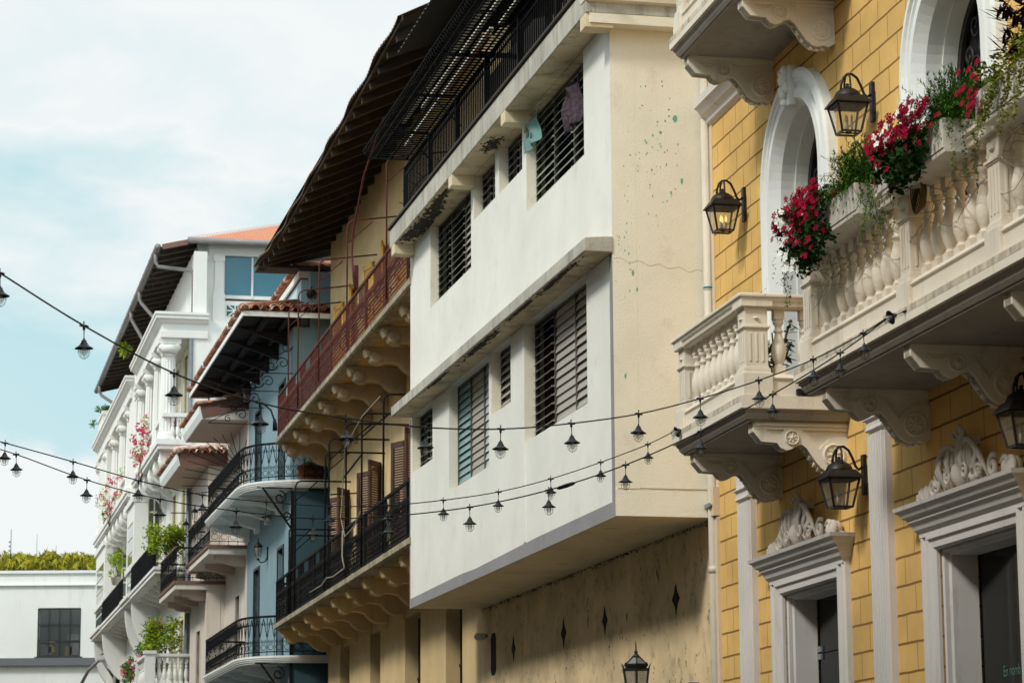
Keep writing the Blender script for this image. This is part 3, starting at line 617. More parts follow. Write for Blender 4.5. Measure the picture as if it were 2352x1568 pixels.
# stained wall and pilaster strip below
M_strip = G('strip_cream_paint', (.70, .57, .40), var=.1, dirt=(.2, .14, .08), dirt_amt=.2, streak=1)
wl = wall_mb(-.02, 13.2, 0, 5.279, -1.6, -1.2).build('stained_wall', M_stain, Wh)
m = MB(); m.box(-.245, -.02, -1.5, -1.16, 0, 5.27); m.box(-.245, -.001, -1.5, -1.19, 5.27, 12); m.box(-.25, -.02, -1.2, -1.12, 5.285, 5.62); m.build('corner_strip', M_strip, Wh)
def hole(u, z, a, b, n, parent, w=-1.2, oct_=False):
    m = MB()
    if oct_: P = [(-a, -b * .8), (-a * .5, -b), (a * .6, -b), (a, -b * .8), (a, b * .75), (a * .6, b), (-a * .6, b), (-a, b * .75)]
    else: P = [(-a * .45, -b * .35), (0, -b), (a * .4, -b * .4), (a, 0), (a * .5, b * .35), (0, b), (-a * .4, b * .4), (-a, 0)]
    m.ext([(u + p[0], z + p[1]) for p in P], 'y', w - .01, w + .002); m.build('painted_air_hole', M_dark, parent, fix=True)  # dark plate laid on the wall paints the shade of an opening
hole(12.26, 4.48, .20, .34, 8, wl, oct_=True)
for u, a_, b_ in ((10.79, .15, .23), (7.49, .17, .24), (5.13, .15, .21), (1.66, .18, .20)): hole(u, 4.47, a_, b_, 8, wl)
m = MB(); r_ = random.Random(9)
for i in range(230):
    u = 13 * r_.random() ** 1.3; z = 2.9 + 2.2 * r_.random(); a = .005 + .014 * r_.random(); b = .012 + .05 * r_.random() ** 2
    for j in range(5):
        k = 7; du, dz = r_.gauss(0, .02), r_.gauss(0, .05); sc_ = r_.uniform(.3, 1); m.add([(u + du + a * sc_ * (.4 + .7 * r_.random()) * math.cos(6.283 * q / k), -1.1975 + .0003 * j, z + dz + b * sc_ * (.4 + .7 * r_.random()) * math.sin(6.283 * q / k)) for q in range(k)], [tuple(range(k))])
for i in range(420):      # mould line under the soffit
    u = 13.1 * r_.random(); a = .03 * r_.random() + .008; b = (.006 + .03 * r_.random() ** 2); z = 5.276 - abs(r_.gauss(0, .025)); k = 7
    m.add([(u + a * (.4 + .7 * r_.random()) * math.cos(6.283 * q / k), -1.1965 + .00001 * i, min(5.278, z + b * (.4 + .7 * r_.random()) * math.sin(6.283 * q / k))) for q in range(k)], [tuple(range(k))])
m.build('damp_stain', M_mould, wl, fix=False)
# windows
def slat_m(name, col, rough): return base(name, col, rough, spec=.6)[0]
S_green = slat_m('pale_green_glass', (.44, .48, .38), .3); S_dark = slat_m('smoked_glass', (.26, .25, .21), .3); S_pink = slat_m('frosted_pink_glass', (.38, .34, .29), .45)
S_teal = slat_m('teal_blue_glass', (.20, .36, .38), .22); S_white = slat_m('frosted_white_glass', (.52, .54, .53), .3); S_cream = slat_m('cream_wood_slat', (.40, .36, .28), .6)
M_wfr = metalp('window_metal', (.10, .09, .08), .5)
def jalousie(bld, u0, u1, z0, z1, cols, w=-.17, pitch=.115, label=None, frame=M_wfr):
    """cols: (material, tilt degrees from upright) per bay, first = nearest"""
    n = len(cols); m = MB()
    st = (u1 - u0) / n
    for i in range(n + 1):
        x = min(max(u0 + st * i, u0 + .015), u1 - .015); m.box(x - .013, x + .013, w - .03, w + .03, z0, z1)
    m.box(u0, u1, w - .03, w + .03, z0, z0 + .025); m.box(u0, u1, w - .03, w + .03, z1 - .03, z1)
    f = m.build('window', frame, bld)
    for i, (mat, tilt) in enumerate(cols):
        m = MB(); a, b = u0 + st * i + .018, u0 + st * (i + 1) - .018; z = z0 + .06; r_ = random.Random(int(u0 * 100) + i)
        while z < z1 - .03:
            t = R(tilt + r_.uniform(-3, 3)); hw_ = .076; dw, dz = math.sin(t) * hw_, math.cos(t) * hw_; nx, nz_ = math.cos(t) * .003, math.sin(t) * .003
            q = [(w + dw, z - dz), (w - dw, z + dz)]
            m.ext([(q[0][0] + nx, q[0][1] + nz_), (q[1][0] + nx, q[1][1] + nz_), (q[1][0] - nx, q[1][1] - nz_), (q[0][0] - nx, q[0][1] - nz_)], 'x', a, b)
            m.box(a - .012, a + .008, w - .03, w + dw + .012, z - dz - .004, z - dz + .012)
            z += pitch
        m.build('slats', mat, f)
    m = MB(); m.box(u0, u1, w - .11, w - .10, z0, z1); m.build('dark_room', M_dark, f)
    return f
jalousie(Wh, 1.30, 4.51, 9.97, 11.33, [(S_green, 36), (S_green, 40), (S_green, 34)])
jalousie(Wh, 4.75, 6.25, 10.64, 11.33, [(S_green, 40), (S_dark, 45)]); jalousie(Wh, 6.50, 8.01, 10.65, 11.33, [(S_cream, 22), (S_dark, 55)])
jalousie(Wh, 8.21, 11.44, 9.98, 11.33, [(S_cream, 26), (S_green, 42), (S_dark, 50)])
jalousie(Wh, 1.27, 4.67, 6.82, 8.44, [(S_pink, 18), (S_white if 0 else S_pink, 14), (S_dark, 50)])
jalousie(Wh, 5.56, 6.82, 7.52, 8.44, [(S_pink, 30), (S_pink, 32)]); jalousie(Wh, 7.00, 9.93, 6.81, 8.44, [(S_white, 12), (S_pink, 12), (S_teal, 14)])
jalousie(Wh, 11.26, 13.02, 7.50, 8.44, [(S_dark, 35), (S_green, 55)])
m = MB(); m.box(3.6, 4.6, -.27, -.265, 6.85, 8.2); m.build('red_curtain', base('red_curtain_cloth', (.10, .015, .012), .9)[0], Wh)
# terrace railing
m = MB(); zt = 12.46
for u in (12.03, 9.89, 7.74, 5.66, 3.54, 1.38, -.4): m.box(u - .035, u + .035, .265, .335, 11.70, zt)
m.box(-.6, 12.06, .27, .33, zt - .03, zt); m.box(-.6, 12.06, .285, .315, zt - .16, zt - .135); m.box(-.6, 12.06, .285, .315, 11.76, 11.785)
m.build('terrace_railing', M_black, Wh)
m = MB(); u = 11.95
while u > -.5: m.box(u - .009, u + .009, .291, .309, 11.75, zt - .03); u -= .125
m.build('railing_bars', M_black, Wh)
m = MB()
for i in range(17):        # fan guard on the far end of the terrace
    a = R(-5 + 11.6 * i); m.bar((12.1, -.75, 11.75), (12.1, -.75 + 1.15 * math.cos(a), 11.75 + 1.0 * math.sin(a)), .012)
m.tube([(12.1, -.75 + 1.0 * math.cos(R(a)), 11.75 + .85 * math.sin(R(a))) for a in range(0, 181, 12)], .010, 5); m.tube([(12.1, -.75 + .55 * math.cos(R(a)), 11.75 + .5 * math.sin(R(a))) for a in range(0, 181, 15)], .010, 5)
m.build('fan_guard', M_black, Wh)
# outward grille shelf
m = MB(); u = 11.6
while u > -.6:
    m.tube([(u, .30, zt + .02), (u, .98, zt + .02), (u, 1.05, zt + .05), (u, 1.07, zt + .12)], .011, 5); u -= .135
for w in (.36, .62, .86): m.box(-.6, 11.65, w - .012, w + .012, zt + .028, zt + .05)
m.tube([(-.6, 1.075, zt + .13), (11.65, 1.075, zt + .13)], .016, 6); m.tube([(-.6, .99, zt + .01), (11.65, .99, zt + .01)], .014, 6)
for u in (11.6, 9.9, 7.7, 5.6, 3.5, 1.4): m.bar((u, .33, zt + .02), (u, 1.0, zt + .005), .03)
m.build('grille_shelf', M_black, Wh)
for u in (9.5, 7.3): 
    m = MB(); m.bar((u, .33, 11.9), (u, .9, zt), .02); m.build('shelf_strut', M_black, Wh)
# top storey and its corrugated awning
m = MB(); m.box(-1.5, 13.2, -4, -1.35, 11.7, 14.4); m.build('top_storey_wall', base('dark_brown_wall', (.022, .017, .014), .9)[0], Wh)  # whole wall in one near-black brown
M_corr_dark = metalp('underside_corrugated', (.045, .040, .034), .6, rust=(.08, .05, .03))
m = MB(); ou, iu, zo, zi = 1.0, -1.5, 13.46, 14.25; n_ = 150; q = []; u0, u1 = 8.95, -2.0
for i in range(n_ + 1):
    u = u0 + (u1 - u0) * i / n_; dz = .022 * math.sin(i * math.pi / 1.5)
    q += [(u, ou, zo + dz), (u, iu, zi + dz), (u, ou, zo + dz + .006), (u, iu, zi + dz + .006)]
m.add(q, [(4 * i, 4 * i + 1, 4 * i + 5, 4 * i + 4) for i in range(n_)] + [(4 * i + 2, 4 * i + 6, 4 * i + 7, 4 * i + 3) for i in range(n_)] + [(4 * i, 4 * i + 4, 4 * i + 6, 4 * i + 2) for i in range(n_)])
aw = m.build('corrugated_awning', M_corr_dark, Wh, fix=False)
m = MB()
for w, z in ((.45, 13.56), (-.5, 13.87)): m.box(-2, 8.9, w - .02, w + .02, z - .04, z)
m.box(8.88, 8.95, -1.4, .5, 13.48, 13.55); m.build('purlin', M_black, aw)
# pipes and fittings
m = MB(); m.tube([(-.10, -1.155, 0), (-.10, -1.155, 4.95), (-.10, -1.155, 5.0), (-.10, -1.155, 11.2)], .055, 14); m.tube([(-.10, -1.155, 4.62), (-.10, -1.155, 4.70)], .062, 14); m.tube([(-.10, -1.155, 8.0), (-.10, -1.155, 8.02)], .058, 14)
dp = m.build('drainpipe', G('pvc_pipe', (.66, .60, .50), var=.1, dirt=(.25, .2, .14), dirt_amt=.3, streak=1, bump=.05, rough=.5), Wh)
m = MB(); m.tube([(-.16, -1.155, 5.40), (-.16, -1.155, 5.425)], .065, 14); m.box(-.20, -.0, -1.10, -1.08, 5.39, 5.435); m.box(-.2, -.0, -1.235, -1.215, 5.39, 5.435); m.build('pipe_clamp', M_greym, dp)
m = MB(); m.tube([(-.10, -1.155, 8.02), (-.10, -1.155, 8.045)], .060, 12); m.build('blue_tape', base('blue_tape', (.03, .22, .30), .6)[0], dp)
def ring_pipe(m, c, ax, r0, r1, L):
    k = 16; q = []
    for rr, t in ((r0, 0), (r1, 0), (r1, L), (r0, L)):
        for i in range(k):
            a = 6.283 * i / k; q.append((c[0] + ax[0] * t + (0 if ax[0] else rr * math.cos(a)), c[1] + ax[1] * t + (rr * math.cos(a) if ax[0] else 0), c[2] + rr * math.sin(a)))
    m.add(q, [(a * k + i, a * k + (i + 1) % k, ((a + 1) % 4) * k + (i + 1) % k, ((a + 1) % 4) * k + i) for a in range(4) for i in range(k)], True)
m = MB(); ring_pipe(m, (-.24, -1.30, 4.925), (-1, 0), .035, .05, .12); m.build('pipe_outlet', MATS['pvc_pipe'], Wh)
m = MB(); m.tube([(-.25, -1.30, 4.925), (-.255, -1.30, 4.925)], .034, 12); m.build('pipe_bore', M_dark, Wh)
o = froot('bulkhead_lamp', FB, 12.75, -1.19, 4.82); tag(o, 'small round grey lamp on the stained wall beside the long dark slot', 'lamp')
m = MB(); m.lathe([(.02, -.03), (.05, -.03), (.05, 0), (.045, .02)], (0, .03, 0), 10); m.build('lamp_base', M_greym, o)
m = MB(); m.lathe([(.01, -.09), (.06, -.075), (.085, -.03), (.08, .01), (.05, .03)], (0, .11, 0), 12, sy=1.2); m.build('lamp_globe', S_white, o)
# ---------------- cloths caught in the slats
def cloth(name, u0, u1, z0, z1, w, mat, lab, seed, fold=5, amp=.03, cut=.35):
    r_ = random.Random(seed); o = froot(name, FB, (u0 + u1) / 2, w, (z0 + z1) / 2); nu, nz_ = 18, 18; q = []
    for j in range(nz_ + 1):
        t = j / nz_
        for i in range(nu + 1):
            s_ = i / nu; wid = 1 - cut * t * (1 - t) * 2 - .25 * t
            u = ((s_ - .5) * wid + .10 * math.sin(3 * t + seed)) * (u1 - u0); z = (.5 - t) * (z1 - z0) + .05 * math.sin(s_ * 5 + seed) * (1 - t)
            q.append((u, amp * math.sin(s_ * fold * 2 + t * 3 + seed) + amp * .5 * math.sin(t * 7 + s_ * 4) + .05 * t, z))
    m = MB(); m.add(q, [(j * (nu + 1) + i, j * (nu + 1) + i + 1, (j + 1) * (nu + 1) + i + 1, (j + 1) * (nu + 1) + i) for j in range(nz_) for i in range(nu)], True)
    c_ = m.build('fabric', mat, o, fix=False); sm = c_.modifiers.new('thick', 'SOLIDIFY'); sm.thickness = .006
    tag(o, lab, 'cloth'); return o
M_cy = plaster('cyan_cloth', (.13, .25, .235), var=.15, bump=.1); 
M_pu, t_, b_ = base('patterned_purple_cloth', (.05, .035, .05), .9); tc_ = nd(t_, 'ShaderNodeTexCoord'); v_ = nd(t_, 'ShaderNodeTexNoise', i_Scale=14.0, i_Detail=5.0, i_Distortion=1.5); rr_ = nd(t_, 'ShaderNodeValToRGB')
rr_.color_ramp.elements[0].position = .42; rr_.color_ramp.elements[0].color = (.016, .013, .022, 1); rr_.color_ramp.elements[1].position = .62; rr_.color_ramp.elements[1].color = (.075, .04, .048, 1)
lk(t_, tc_, 'Object', v_, 'Vector'); lk(t_, v_, 'Fac', rr_, 0); lk(t_, rr_, 0, b_, 'Base Color')
oc = cloth('hanging_cloth', 3.30, 4.45, 10.72, 11.16, .02, M_cy, 'pale cyan cloth with two black rings poking out of the slatted window', 1.0, amp=.04)
m = MB()
for a, b in ((.22, .07), (-.12, -.09)): m.tube([(a + .05 * math.cos(6.283 * i / 14), .085, b + .032 * math.sin(6.283 * i / 14)) for i in range(14)], .005, 5, closed=True)
m.build('ring_print', M_black, oc)
cloth('hanging_cloth', 1.32, 2.3, 10.42, 11.05, .0, M_pu, 'dark purple patterned cloth hanging out of the big slatted window near its right end', 2.3, amp=.05)
# ---------------- boards stored on the grille shelf
M_board = plaster('white_board', (.62, .58, .50), var=.2, dirt=(.2, .15, .1), dirt_amt=.3)
for i, (u0, u1, w, wd, lab, mt) in enumerate([(2.6, 9.6, .80, .07, 'long white board lying on the black grille shelf, nearest its outer edge', M_board), (3.0, 8.6, .66, .06, 'white board on the grille shelf, second from the outer edge', M_board),
        (4.4, 10.9, .50, .05, 'white board on the grille shelf beside the orange pole', M_board), (4.8, 7.6, .44, .04, 'rusty orange pole lying among the boards on the grille shelf', base('rusty_orange_pole', (.32, .10, .04), .7)[0]), (1.6, 4.2, .42, .06, 'short white board on the grille shelf close to the railing', M_board)]):
    o = froot('stored_board', FB, (u0 + u1) / 2, w, zt + .055); m = MB(); L = (u1 - u0) / 2
    m.box(-L, L, -wd / 2, wd / 2, 0, .03); tag(o, lab, 'board', 'things stored on the grille shelf'); m.build('plank', mt, o)
# ================================================= cream house with the rust red balcony
Ch = froot('cream_house', FC); tag(Ch, 'old cream house with a rust red balcony above a black one and dark eave', 'house')
M_ccream = G('aged_cream_paint', (.72, .53, .28), var=.12, dirt=(.30, .20, .10), dirt_amt=.3, streak=1, bump=.25)
M_cbr = G('aged_cream_bracket', (.50, .39, .26), var=.15, dirt=(.12, .09, .05), dirt_amt=.35, bump=.3, scale=1.5)
M_ochre = G('ochre_soffit', (.58, .38, .14), var=.15, dirt=(.03, .028, .024), dirt_amt=.6, bump=.3, scale=.7)
M_rust = metalp('rust_red_iron', (.085, .018, .013), .8, rust=(.045, .013, .010), scale=2)
M_raft = G('dark_rafter_wood', (.050, .038, .028), var=.3, dirt=(.13, .10, .07), dirt_amt=.3, streak=1, bump=.3)
M_brown = G('brown_shutter_wood', (.085, .045, .038), var=.2, dirt=(.16, .10, .09), dirt_amt=.3, streak=1)
M_yshut = base('yellow_shutter_paint', (.74, .40, .06), .6)[0]
dlo = [(15.35, 16.83), (11.0, 12.38), (6.17, 7.93), (1.95, 3.54)]
dmid = [(15.5, 16.6), (10.95, 12.15), (6.4, 7.6), (2.1, 3.3)]
dup_ = [(15.0, 16.4), (10.5, 11.9), (6.2, 7.6), (2.1, 3.3)]
holes = [(a, b, 0, 5.75) for a, b in dlo] + [(a, b, 6.5, 9.25) for a, b in dmid] + [(a, b, 10.9, 13.6) for a, b in dup_]
wall_mb(0, 18.8, 0, 15.7, -.5, 0, holes).build('wall', M_ccream, Ch)
m = MB(); m.box(.02, 18.78, -7, -.52, 0, 15.6); m.build('dark_interior', M_dark, Ch)
for a, b in dlo:
    m = MB(); m.box(a, b, -.30, -.26, 0, 5.74); m.box(a, b, -.26, -.24, 4.55, 4.6)
    for k in range(6): m.box(a + .1 + k * (b - a - .2) / 5 - .01, a + .1 + k * (b - a - .2) / 5 + .01, -.26, -.24, 0, 4.55)
    m.build('street_door', base('street_door_paint', (.012, .006, .006), .7)[0] if 'street_door_paint' not in MATS else MATS['street_door_paint'], Ch)
def leaf(parent, u, z0, z1, L, ang, mat, name='shutter', louvre=True):
    """shutter leaf hinged at u on the wall, opened by ang from the wall line; L>0 opens to larger u"""
    m = MB(); t = .04; m.box(0, L, -t / 2, t / 2, z0, z0 + .12); m.box(0, L, -t / 2, t / 2, z1 - .12, z1); mid = z0 + (z1 - z0) * .4; m.box(0, L, -t / 2, t / 2, mid - .05, mid + .05)
    s = 1 if L > 0 else -1
    m.box(0, s * .09, -t / 2, t / 2, z0, z1); m.box(L - s * .09, L, -t / 2, t / 2, z0, z1)
    m.box(s * .09, L - s * .09, -.008, .008, z0 + .1, mid)
    z = mid + .08
    while z < z1 - .14: m.box(s * .09, L - s * .09, -.014, .006, z, z + .035); z += .05
    o = m.build(name, mat, parent); o.location = (u, .02, 0); o.rotation_euler = (0, 0, ang); return o
for a, b in dmid:
    leaf(Ch, b + .02, 6.55, 9.22, .55, R(24), M_brown); leaf(Ch, a - .02, 6.55, 9.22, -.55, -R(35), M_brown)
    m = MB(); m.box(a, b, -.3, -.26, 6.5, 9.25)
    z = 6.8
    while z < 9.1: m.box(a + .08, b - .08, -.26, -.24, z, z + .04); z += .06
    m.build('balcony_door', M_brown, Ch)
for a, b in dup_:
    leaf(Ch, b + .02, 10.95, 13.72, .62, R(12), M_yshut); leaf(Ch, a - .02, 10.95, 13.72, -.62, -R(14), M_yshut)
    m = MB(); m.box(a, b, -.3, -.26, 10.9, 13.6); m.box(a, a + .08, -.26, -.22, 10.9, 13.6); m.box(b - .08, b, -.26, -.22, 10.9, 13.6); m.box(a, b, -.26, -.22, 13.5, 13.6); m.build('balcony_door', M_yshut, Ch)
BR2 = [(1.15, 0), (1.15, -.07), (1.10, -.16), (1.02, -.17), (.99, -.25), (.90, -.29), (.80, -.28), (.76, -.24), (.60, -.24), (.48, -.27), (.38, -.36), (.28, -.42), (.16, -.44), (.06, -.43), (.05, -.50), (0, -.50), (0, 0)]
def cbracket(parent, u, z, mat, rich):
    m = MB(); m.ext([(p[0] * 1.0, z + p[1] * 1.15) for p in BR2], 'x', u - .14, u + .14)
    if rich:
        m.tube([(u - .17, .93, z - .19), (u + .17, .93, z - .19)], .115, 12); m.tube([(u - .165, 1.08, z - .10), (u + .165, 1.08, z - .10)], .06, 10)
        m.tube([(u - .16, .14, z - .40), (u + .16, .14, z - .40)], .09, 10)
    return m.build('bracket', mat, parent, bevel=.01)
def lattice(m, u0, u1, w, z0, z1, p, r_, both=True):
    h = z1 - z0; n = int((u1 - u0 + h) / p)
    for i in range(n):
        for sg in ((1, -1) if both else (1,)):
            a = u0 - h + i * p if sg > 0 else u0 + i * p
            x0, zz0, x1, zz1 = a, z0, a + sg * h * .6, z1
            if x1 > u1:
                t = (u1 - x0) / (x1 - x0); x1 = u1; zz1 = z0 + h * t
            if x0 < u0 and sg > 0:
                t = (u0 - x0) / (x1 - x0) if x1 > x0 else 0; x0, zz0 = u0, z0 + (zz1 - z0) * t
            if x1 < u0 and sg < 0:
                t = (u0 - x0) / (x1 - x0); x1 = u0; zz1 = z0 + h * t
            if x0 >= u1 or zz1 <= zz0 or zz0 < z0 - 1e-6 or x0 < u0 - 1e-6 or x1 < u0 - 1e-6: continue
            m.bar((x0, w, zz0), (x1, w, zz1), r_)
def iron_balcony(z, zr, u1, mat, emat, soff, rich, wdt=1.28, name='balcony', belly=0):
    m = MB(); m.sweep([(0, z), (0, z - .10), (-.03, z - .13), (-.30, z - .13), (-.30, z)], [(-.1, wdt), (u1 - .5, wdt), (u1 - .12, wdt - .12), (u1, wdt - .5), (u1, 0)][::-1] if False else [(u1, 0), (u1, wdt - .45), (u1 - .14, wdt - .12), (u1 - .5, wdt), (-.1, wdt)][::-1])
    s = m.build(name, emat, Ch)
    m = MB(); m.box(-.1, u1 - .2, 0, wdt - .08, z - .128, z - .012); m.build('balcony_soffit', soff, s)
    m = MB(); w = wdt - .06
    posts = [0.4 + 2.35 * k for k in range(8)] + [u1 - .55]
    for u in posts: m.box(u - .025, u + .025, w - .025, w + .025, z, zr)
    path = [(0, w), (u1 - .5, w), (u1 - .2, w - .12), (u1 - .07, w - .42), (u1 - .07, .02)]
    for zz, h in ((zr, .05), (zr - .30, .025), (zr - .55, .025), (z + .07, .03)):
        for a, b in zip(path[:-1], path[1:]): m.bar((a[0], a[1], zz), (b[0], b[1], zz), .045 if zz == zr else .022, h)
    rl = m.build('railing', mat, s)
    m = MB(); lattice(m, .0, u1 - .5, w, z + .08, zr - .31, .10, .008)
    u = .05
    while u < u1 - .5:
        if int(u / .6) % 3 != 1: m.bar((u, w, zr - .55), (u, w, zr - .02), .012)
        m.tube([(u, w + .008, zr - .42), (u + .04, w + .012, zr - .34), (u + .08, w + .008, zr - .26)], .008, 4); u += .11
    for a, b in zip(path[1:-1], path[2:]):
        L = math.hypot(b[0] - a[0], b[1] - a[1]); k = int(L / .08)
        for i in range(k): t = (i + .5) / k; m.bar((a[0] + (b[0] - a[0]) * t, a[1] + (b[1] - a[1]) * t, z + .08), (a[0] + (b[0] - a[0]) * t, a[1] + (b[1] - a[1]) * t, zr), .014)
    # ornament clusters
    r_ = random.Random(3)
    for i in range(46):
        u = .2 + (u1 - 1) * i / 46; zz = z + .25 + .35 * ((i * 7) % 5) / 5
        m.tube(scroll((u, zz), .07, 1.1, a0=i, w=w, n=9), .009, 4)
    m.build('ironwork', mat, rl)
    return s, rl
ub, ubr = iron_balcony(10.83, 11.86, 19.35, M_rust, M_dirty, M_ochre, True)
lb, lbr = iron_balcony(6.45, 7.44, 19.35, M_black, M_dirty, M_ochre, False)
for i in range(10):
    u = 18.6 - 2.12 * i
    if u > .2: cbracket(ub, u, 10.70, M_cbr, True); cbracket(lb, u, 6.32, M_ccream, False)
# pipe frames that once carried awnings
def pframe(parent, u, z0, z1, mat, zb=None, r_=.017, w=1.24, bend=.12, uo=0):
    m = MB(); zb = zb or z1
    pts = [(u, w, z0), (u, w, z1 - bend), (u, w - bend * .3, z1 - bend * .3), (u, w - bend, z1 + (zb - z1) * .1), (u + uo, .0, zb)]
    m.tube(pts, r_, 6); m.tube([(u, w, z1 - .45), (u, w - .5, z1)], r_ * .7, 5); return m.build('awning_frame', mat, parent)
for u, z1 in ((16.85, 13.62), (15.1, 13.66), (11.6, 13.62), (7.5, 13.54), (2.6, 13.6)): pframe(ubr, u, 11.0, z1, M_rust, zb=z1 + .17)
m = MB(); m.tube([(6.0, 1.3, 11.85), (6.0, 1.34, 12.1), (6.3, 1.3, 12.3), (7.0, 1.22, 12.75), (7.0, 1.2, 13.2), (5.6, 1.2, 14.0), (3.5, 1.15, 14.6)], .02, 6); m.build('bent_pipe', M_rust, ubr)
m = MB(); m.box(6.1, 6.22, 1.22, 1.3, 11.9, 12.35); m.build('rusty_plate', M_rust, ubr)
for u, z1 in ((15.3, 9.38), (10.45, 9.35), (9.9, 9.55), (7.5, 9.5), (5.45, 9.38), (2.88, 9.33)): pframe(lbr, u, 6.5, z1, M_black, r_=.019)
for k in (16.4, 16.1): pframe(lbr, k, 6.5, 8.42 if k > 16.3 else 8.25, M_black, r_=.018, bend=.05)
m = MB(); m.bar((8.2, 1.2, 8.5), (11.5, .3, 9.5), .03); m.bar((9.9, 1.2, 8.4), (13.5, .1, 8.9), .03); m.build('brace_bar', M_black, lbr)
M_cable = base('grey_cable', (.30, .26, .20), .6)[0]
m = MB(); m.tube([(3.0, 1.28, 9.3), (5.0, 1.3, 9.25), (7.4, 1.28, 9.0), (7.6, 1.28, 8.4), (7.9, 1.28, 7.7), (7.2, 1.3, 7.25), (6.0, 1.3, 7.3), (5.2, 1.3, 7.5)], .012, 5)
m.tube([(7.5, 1.3, 7.4), (7.4, 1.32, 6.9), (7.0, 1.34, 6.62), (8.5, 1.34, 6.6), (9.4, 1.34, 6.66), (10.2, 1.34, 6.58), (12.0, 1.34, 6.6)], .014, 5)
m.build('loose_cable', M_cable, lbr)
# eave: rafters under corrugated sheets
def ev(u): return 14.95 + (.0 if u < 14.5 else .40 * ((u - 14.5) / 5.9) ** 1.5)
m = MB(); n_ = 330; q = []
for i in range(n_ + 1):
    u = -1.5 + 21.9 * i / n_; dz = .028 * math.sin(i * math.pi / 1.4); z = ev(u)
    wo = 1.72 + .03 * math.sin(u * 2.1)
    q += [(u, wo, z + dz - .02), (u, -2.5, 17.05 + dz), (u, wo, z + dz), (u, -2.5, 17.07 + dz)]
m.add(q, [(4 * i, 4 * i + 4, 4 * i + 5, 4 * i + 1) for i in range(n_)] + [(4 * i + 2, 4 * i + 3, 4 * i + 7, 4 * i + 6) for i in range(n_)] + [(4 * i, 4 * i + 2, 4 * i + 6, 4 * i + 4) for i in range(n_)])
rf = m.build('roof', metalp('rusty_sheet', (.10, .065, .040), .7, rust=(.05, .03, .02)), Ch, fix=False)
m = MB(); m.add([(-1.5, 1.66, 14.90), (20.3, 1.66, ev(20.3) - .05), (20.3, 0, 15.72), (-1.5, 0, 15.72)], [(0, 1, 2, 3)]); m.build('roof_boarding', M_raft, rf, fix=False)
for i in range(22):
    u = 19.9 - i * .98
    if u < -1.4: break
    m = MB(); z = ev(u); m.add([(u - .045, 1.60, z - .20), (u + .045, 1.60, z - .20), (u + .045, 1.62, z - .05), (u - .045, 1.62, z - .05), (u - .045, -.3, 15.60), (u + .045, -.3, 15.60), (u + .045, -.3, 15.82), (u - .045, -.3, 15.82)], [(0, 1, 2, 3), (4, 7, 6, 5), (0, 4, 5, 1), (1, 5, 6, 2), (2, 6, 7, 3), (3, 7, 4, 0)])
    m.build('rafter', M_raft, rf)
m = MB(); m.bar((-1.5, 1.64, 14.92), (14.5, 1.64, 14.92), .03, .1); m.bar((14.5, 1.64, 14.92), (20.3, 1.64, ev(20.3) - .04), .03, .1); m.build('fascia_board', M_raft, rf)
m = MB(); m.box(19.6, 20.35, -.2, 1.66, 15.15, 15.22); m.build('end_board', M_raft, rf)
# clothes and clutter behind the black railing
o = froot('hanging_cloth', FC, .25, .9, 7.2); tag(o, 'bright blue cloth over the end of the black balcony, next to the white wall', 'cloth'); m = MB(); m.lathe([(.05, -.35), (.09, -.2), (.08, .1), (.05, .3)], (0, 0, 0), 8); m.build('fabric', base('blue_cloth', (.02, .10, .34), .8)[0], o)
for i, (u, w, mt, lab) in enumerate([(2.1, .7, (.30, .08, .03), 'terracotta flower pot on the black balcony floor, nearest the white wall'), (5.2, .8, (.12, .03, .03), 'dark red pot standing on the black balcony'), (9.2, .8, (.10, .05, .08), 'dark pot behind the black railing, left of the dark red one')]):
    o = froot('flower_pot', FC, u, w, 6.45); tag(o, lab, 'pot', 'pots on the black balcony'); m = MB(); m.lathe([(.09, 0), (.13, .2), (.15, .22), (.15, .25), (.12, .25)], (0, 0, 0), 12); m.build('pot', base('pot_clay_%d' % i, mt, .7)[0], o)
    m = MB(); r_ = random.Random(i)
    for k in range(26):
        a = r_.random() * 6.28; L = .25 + .3 * r_.random(); p0 = Vector((0, 0, .24)); p1 = p0 + Vector((math.cos(a) * L * .6, math.sin(a) * L * .6, L)); sd = Vector((-math.sin(a), math.cos(a), 0)) * .02
        m.add([p0 - sd, p0 + sd, p1], [(0, 1, 2)])
    m.build('foliage', leafm('pot_leaf_%d' % i, (.05, .10, .02), (.09, .14, .03)), o, fix=False)
# ================================================= foliage helper
def leaves(m, c, r_, n, s, rn, flat=.5, clumps=None, droop=0):
    """small folded leaf faces spread through clumps of an ellipsoid"""
    c = Vector(c); cl = clumps or [(c + Vector((r_[0] * rn.uniform(-.75, .75), r_[1] * rn.uniform(-.75, .75), r_[2] * rn.uniform(-.75, .75))), rn.uniform(.28, .55)) for _ in range(max(4, n // 60))]
    for _ in range(n):
        cc, f = rn.choice(cl); d = Vector((rn.gauss(0, 1), rn.gauss(0, 1), rn.gauss(0, 1))); d.normalize(); d *= rn.random() ** .45
        p = cc + Vector((d.x * r_[0] * f, d.y * r_[1] * f, d.z * r_[2] * f))
        a = Vector((rn.gauss(0, 1), rn.gauss(0, 1), rn.gauss(0, .7) - droop)).normalized(); b = a.cross(Vector((rn.gauss(0, 1), rn.gauss(0, 1), rn.gauss(0, 1)))).normalized()
        L = s * rn.uniform(.6, 1.3); w = L * flat
        m.add([p, p + a * L * .5 + b * w * .5, p + a * L, p + a * L * .5 - b * w * .5], [(0, 1, 2, 3)])
M_leafy = leafm('bright_leaf', (.16, .26, .015), (.34, .42, .03)); M_leafd = leafm('dark_leaf', (.035, .09, .015), (.10, .19, .03)); M_bough = leafm('bougainvillea_petal', (.55, .03, .13), (.75, .10, .22))
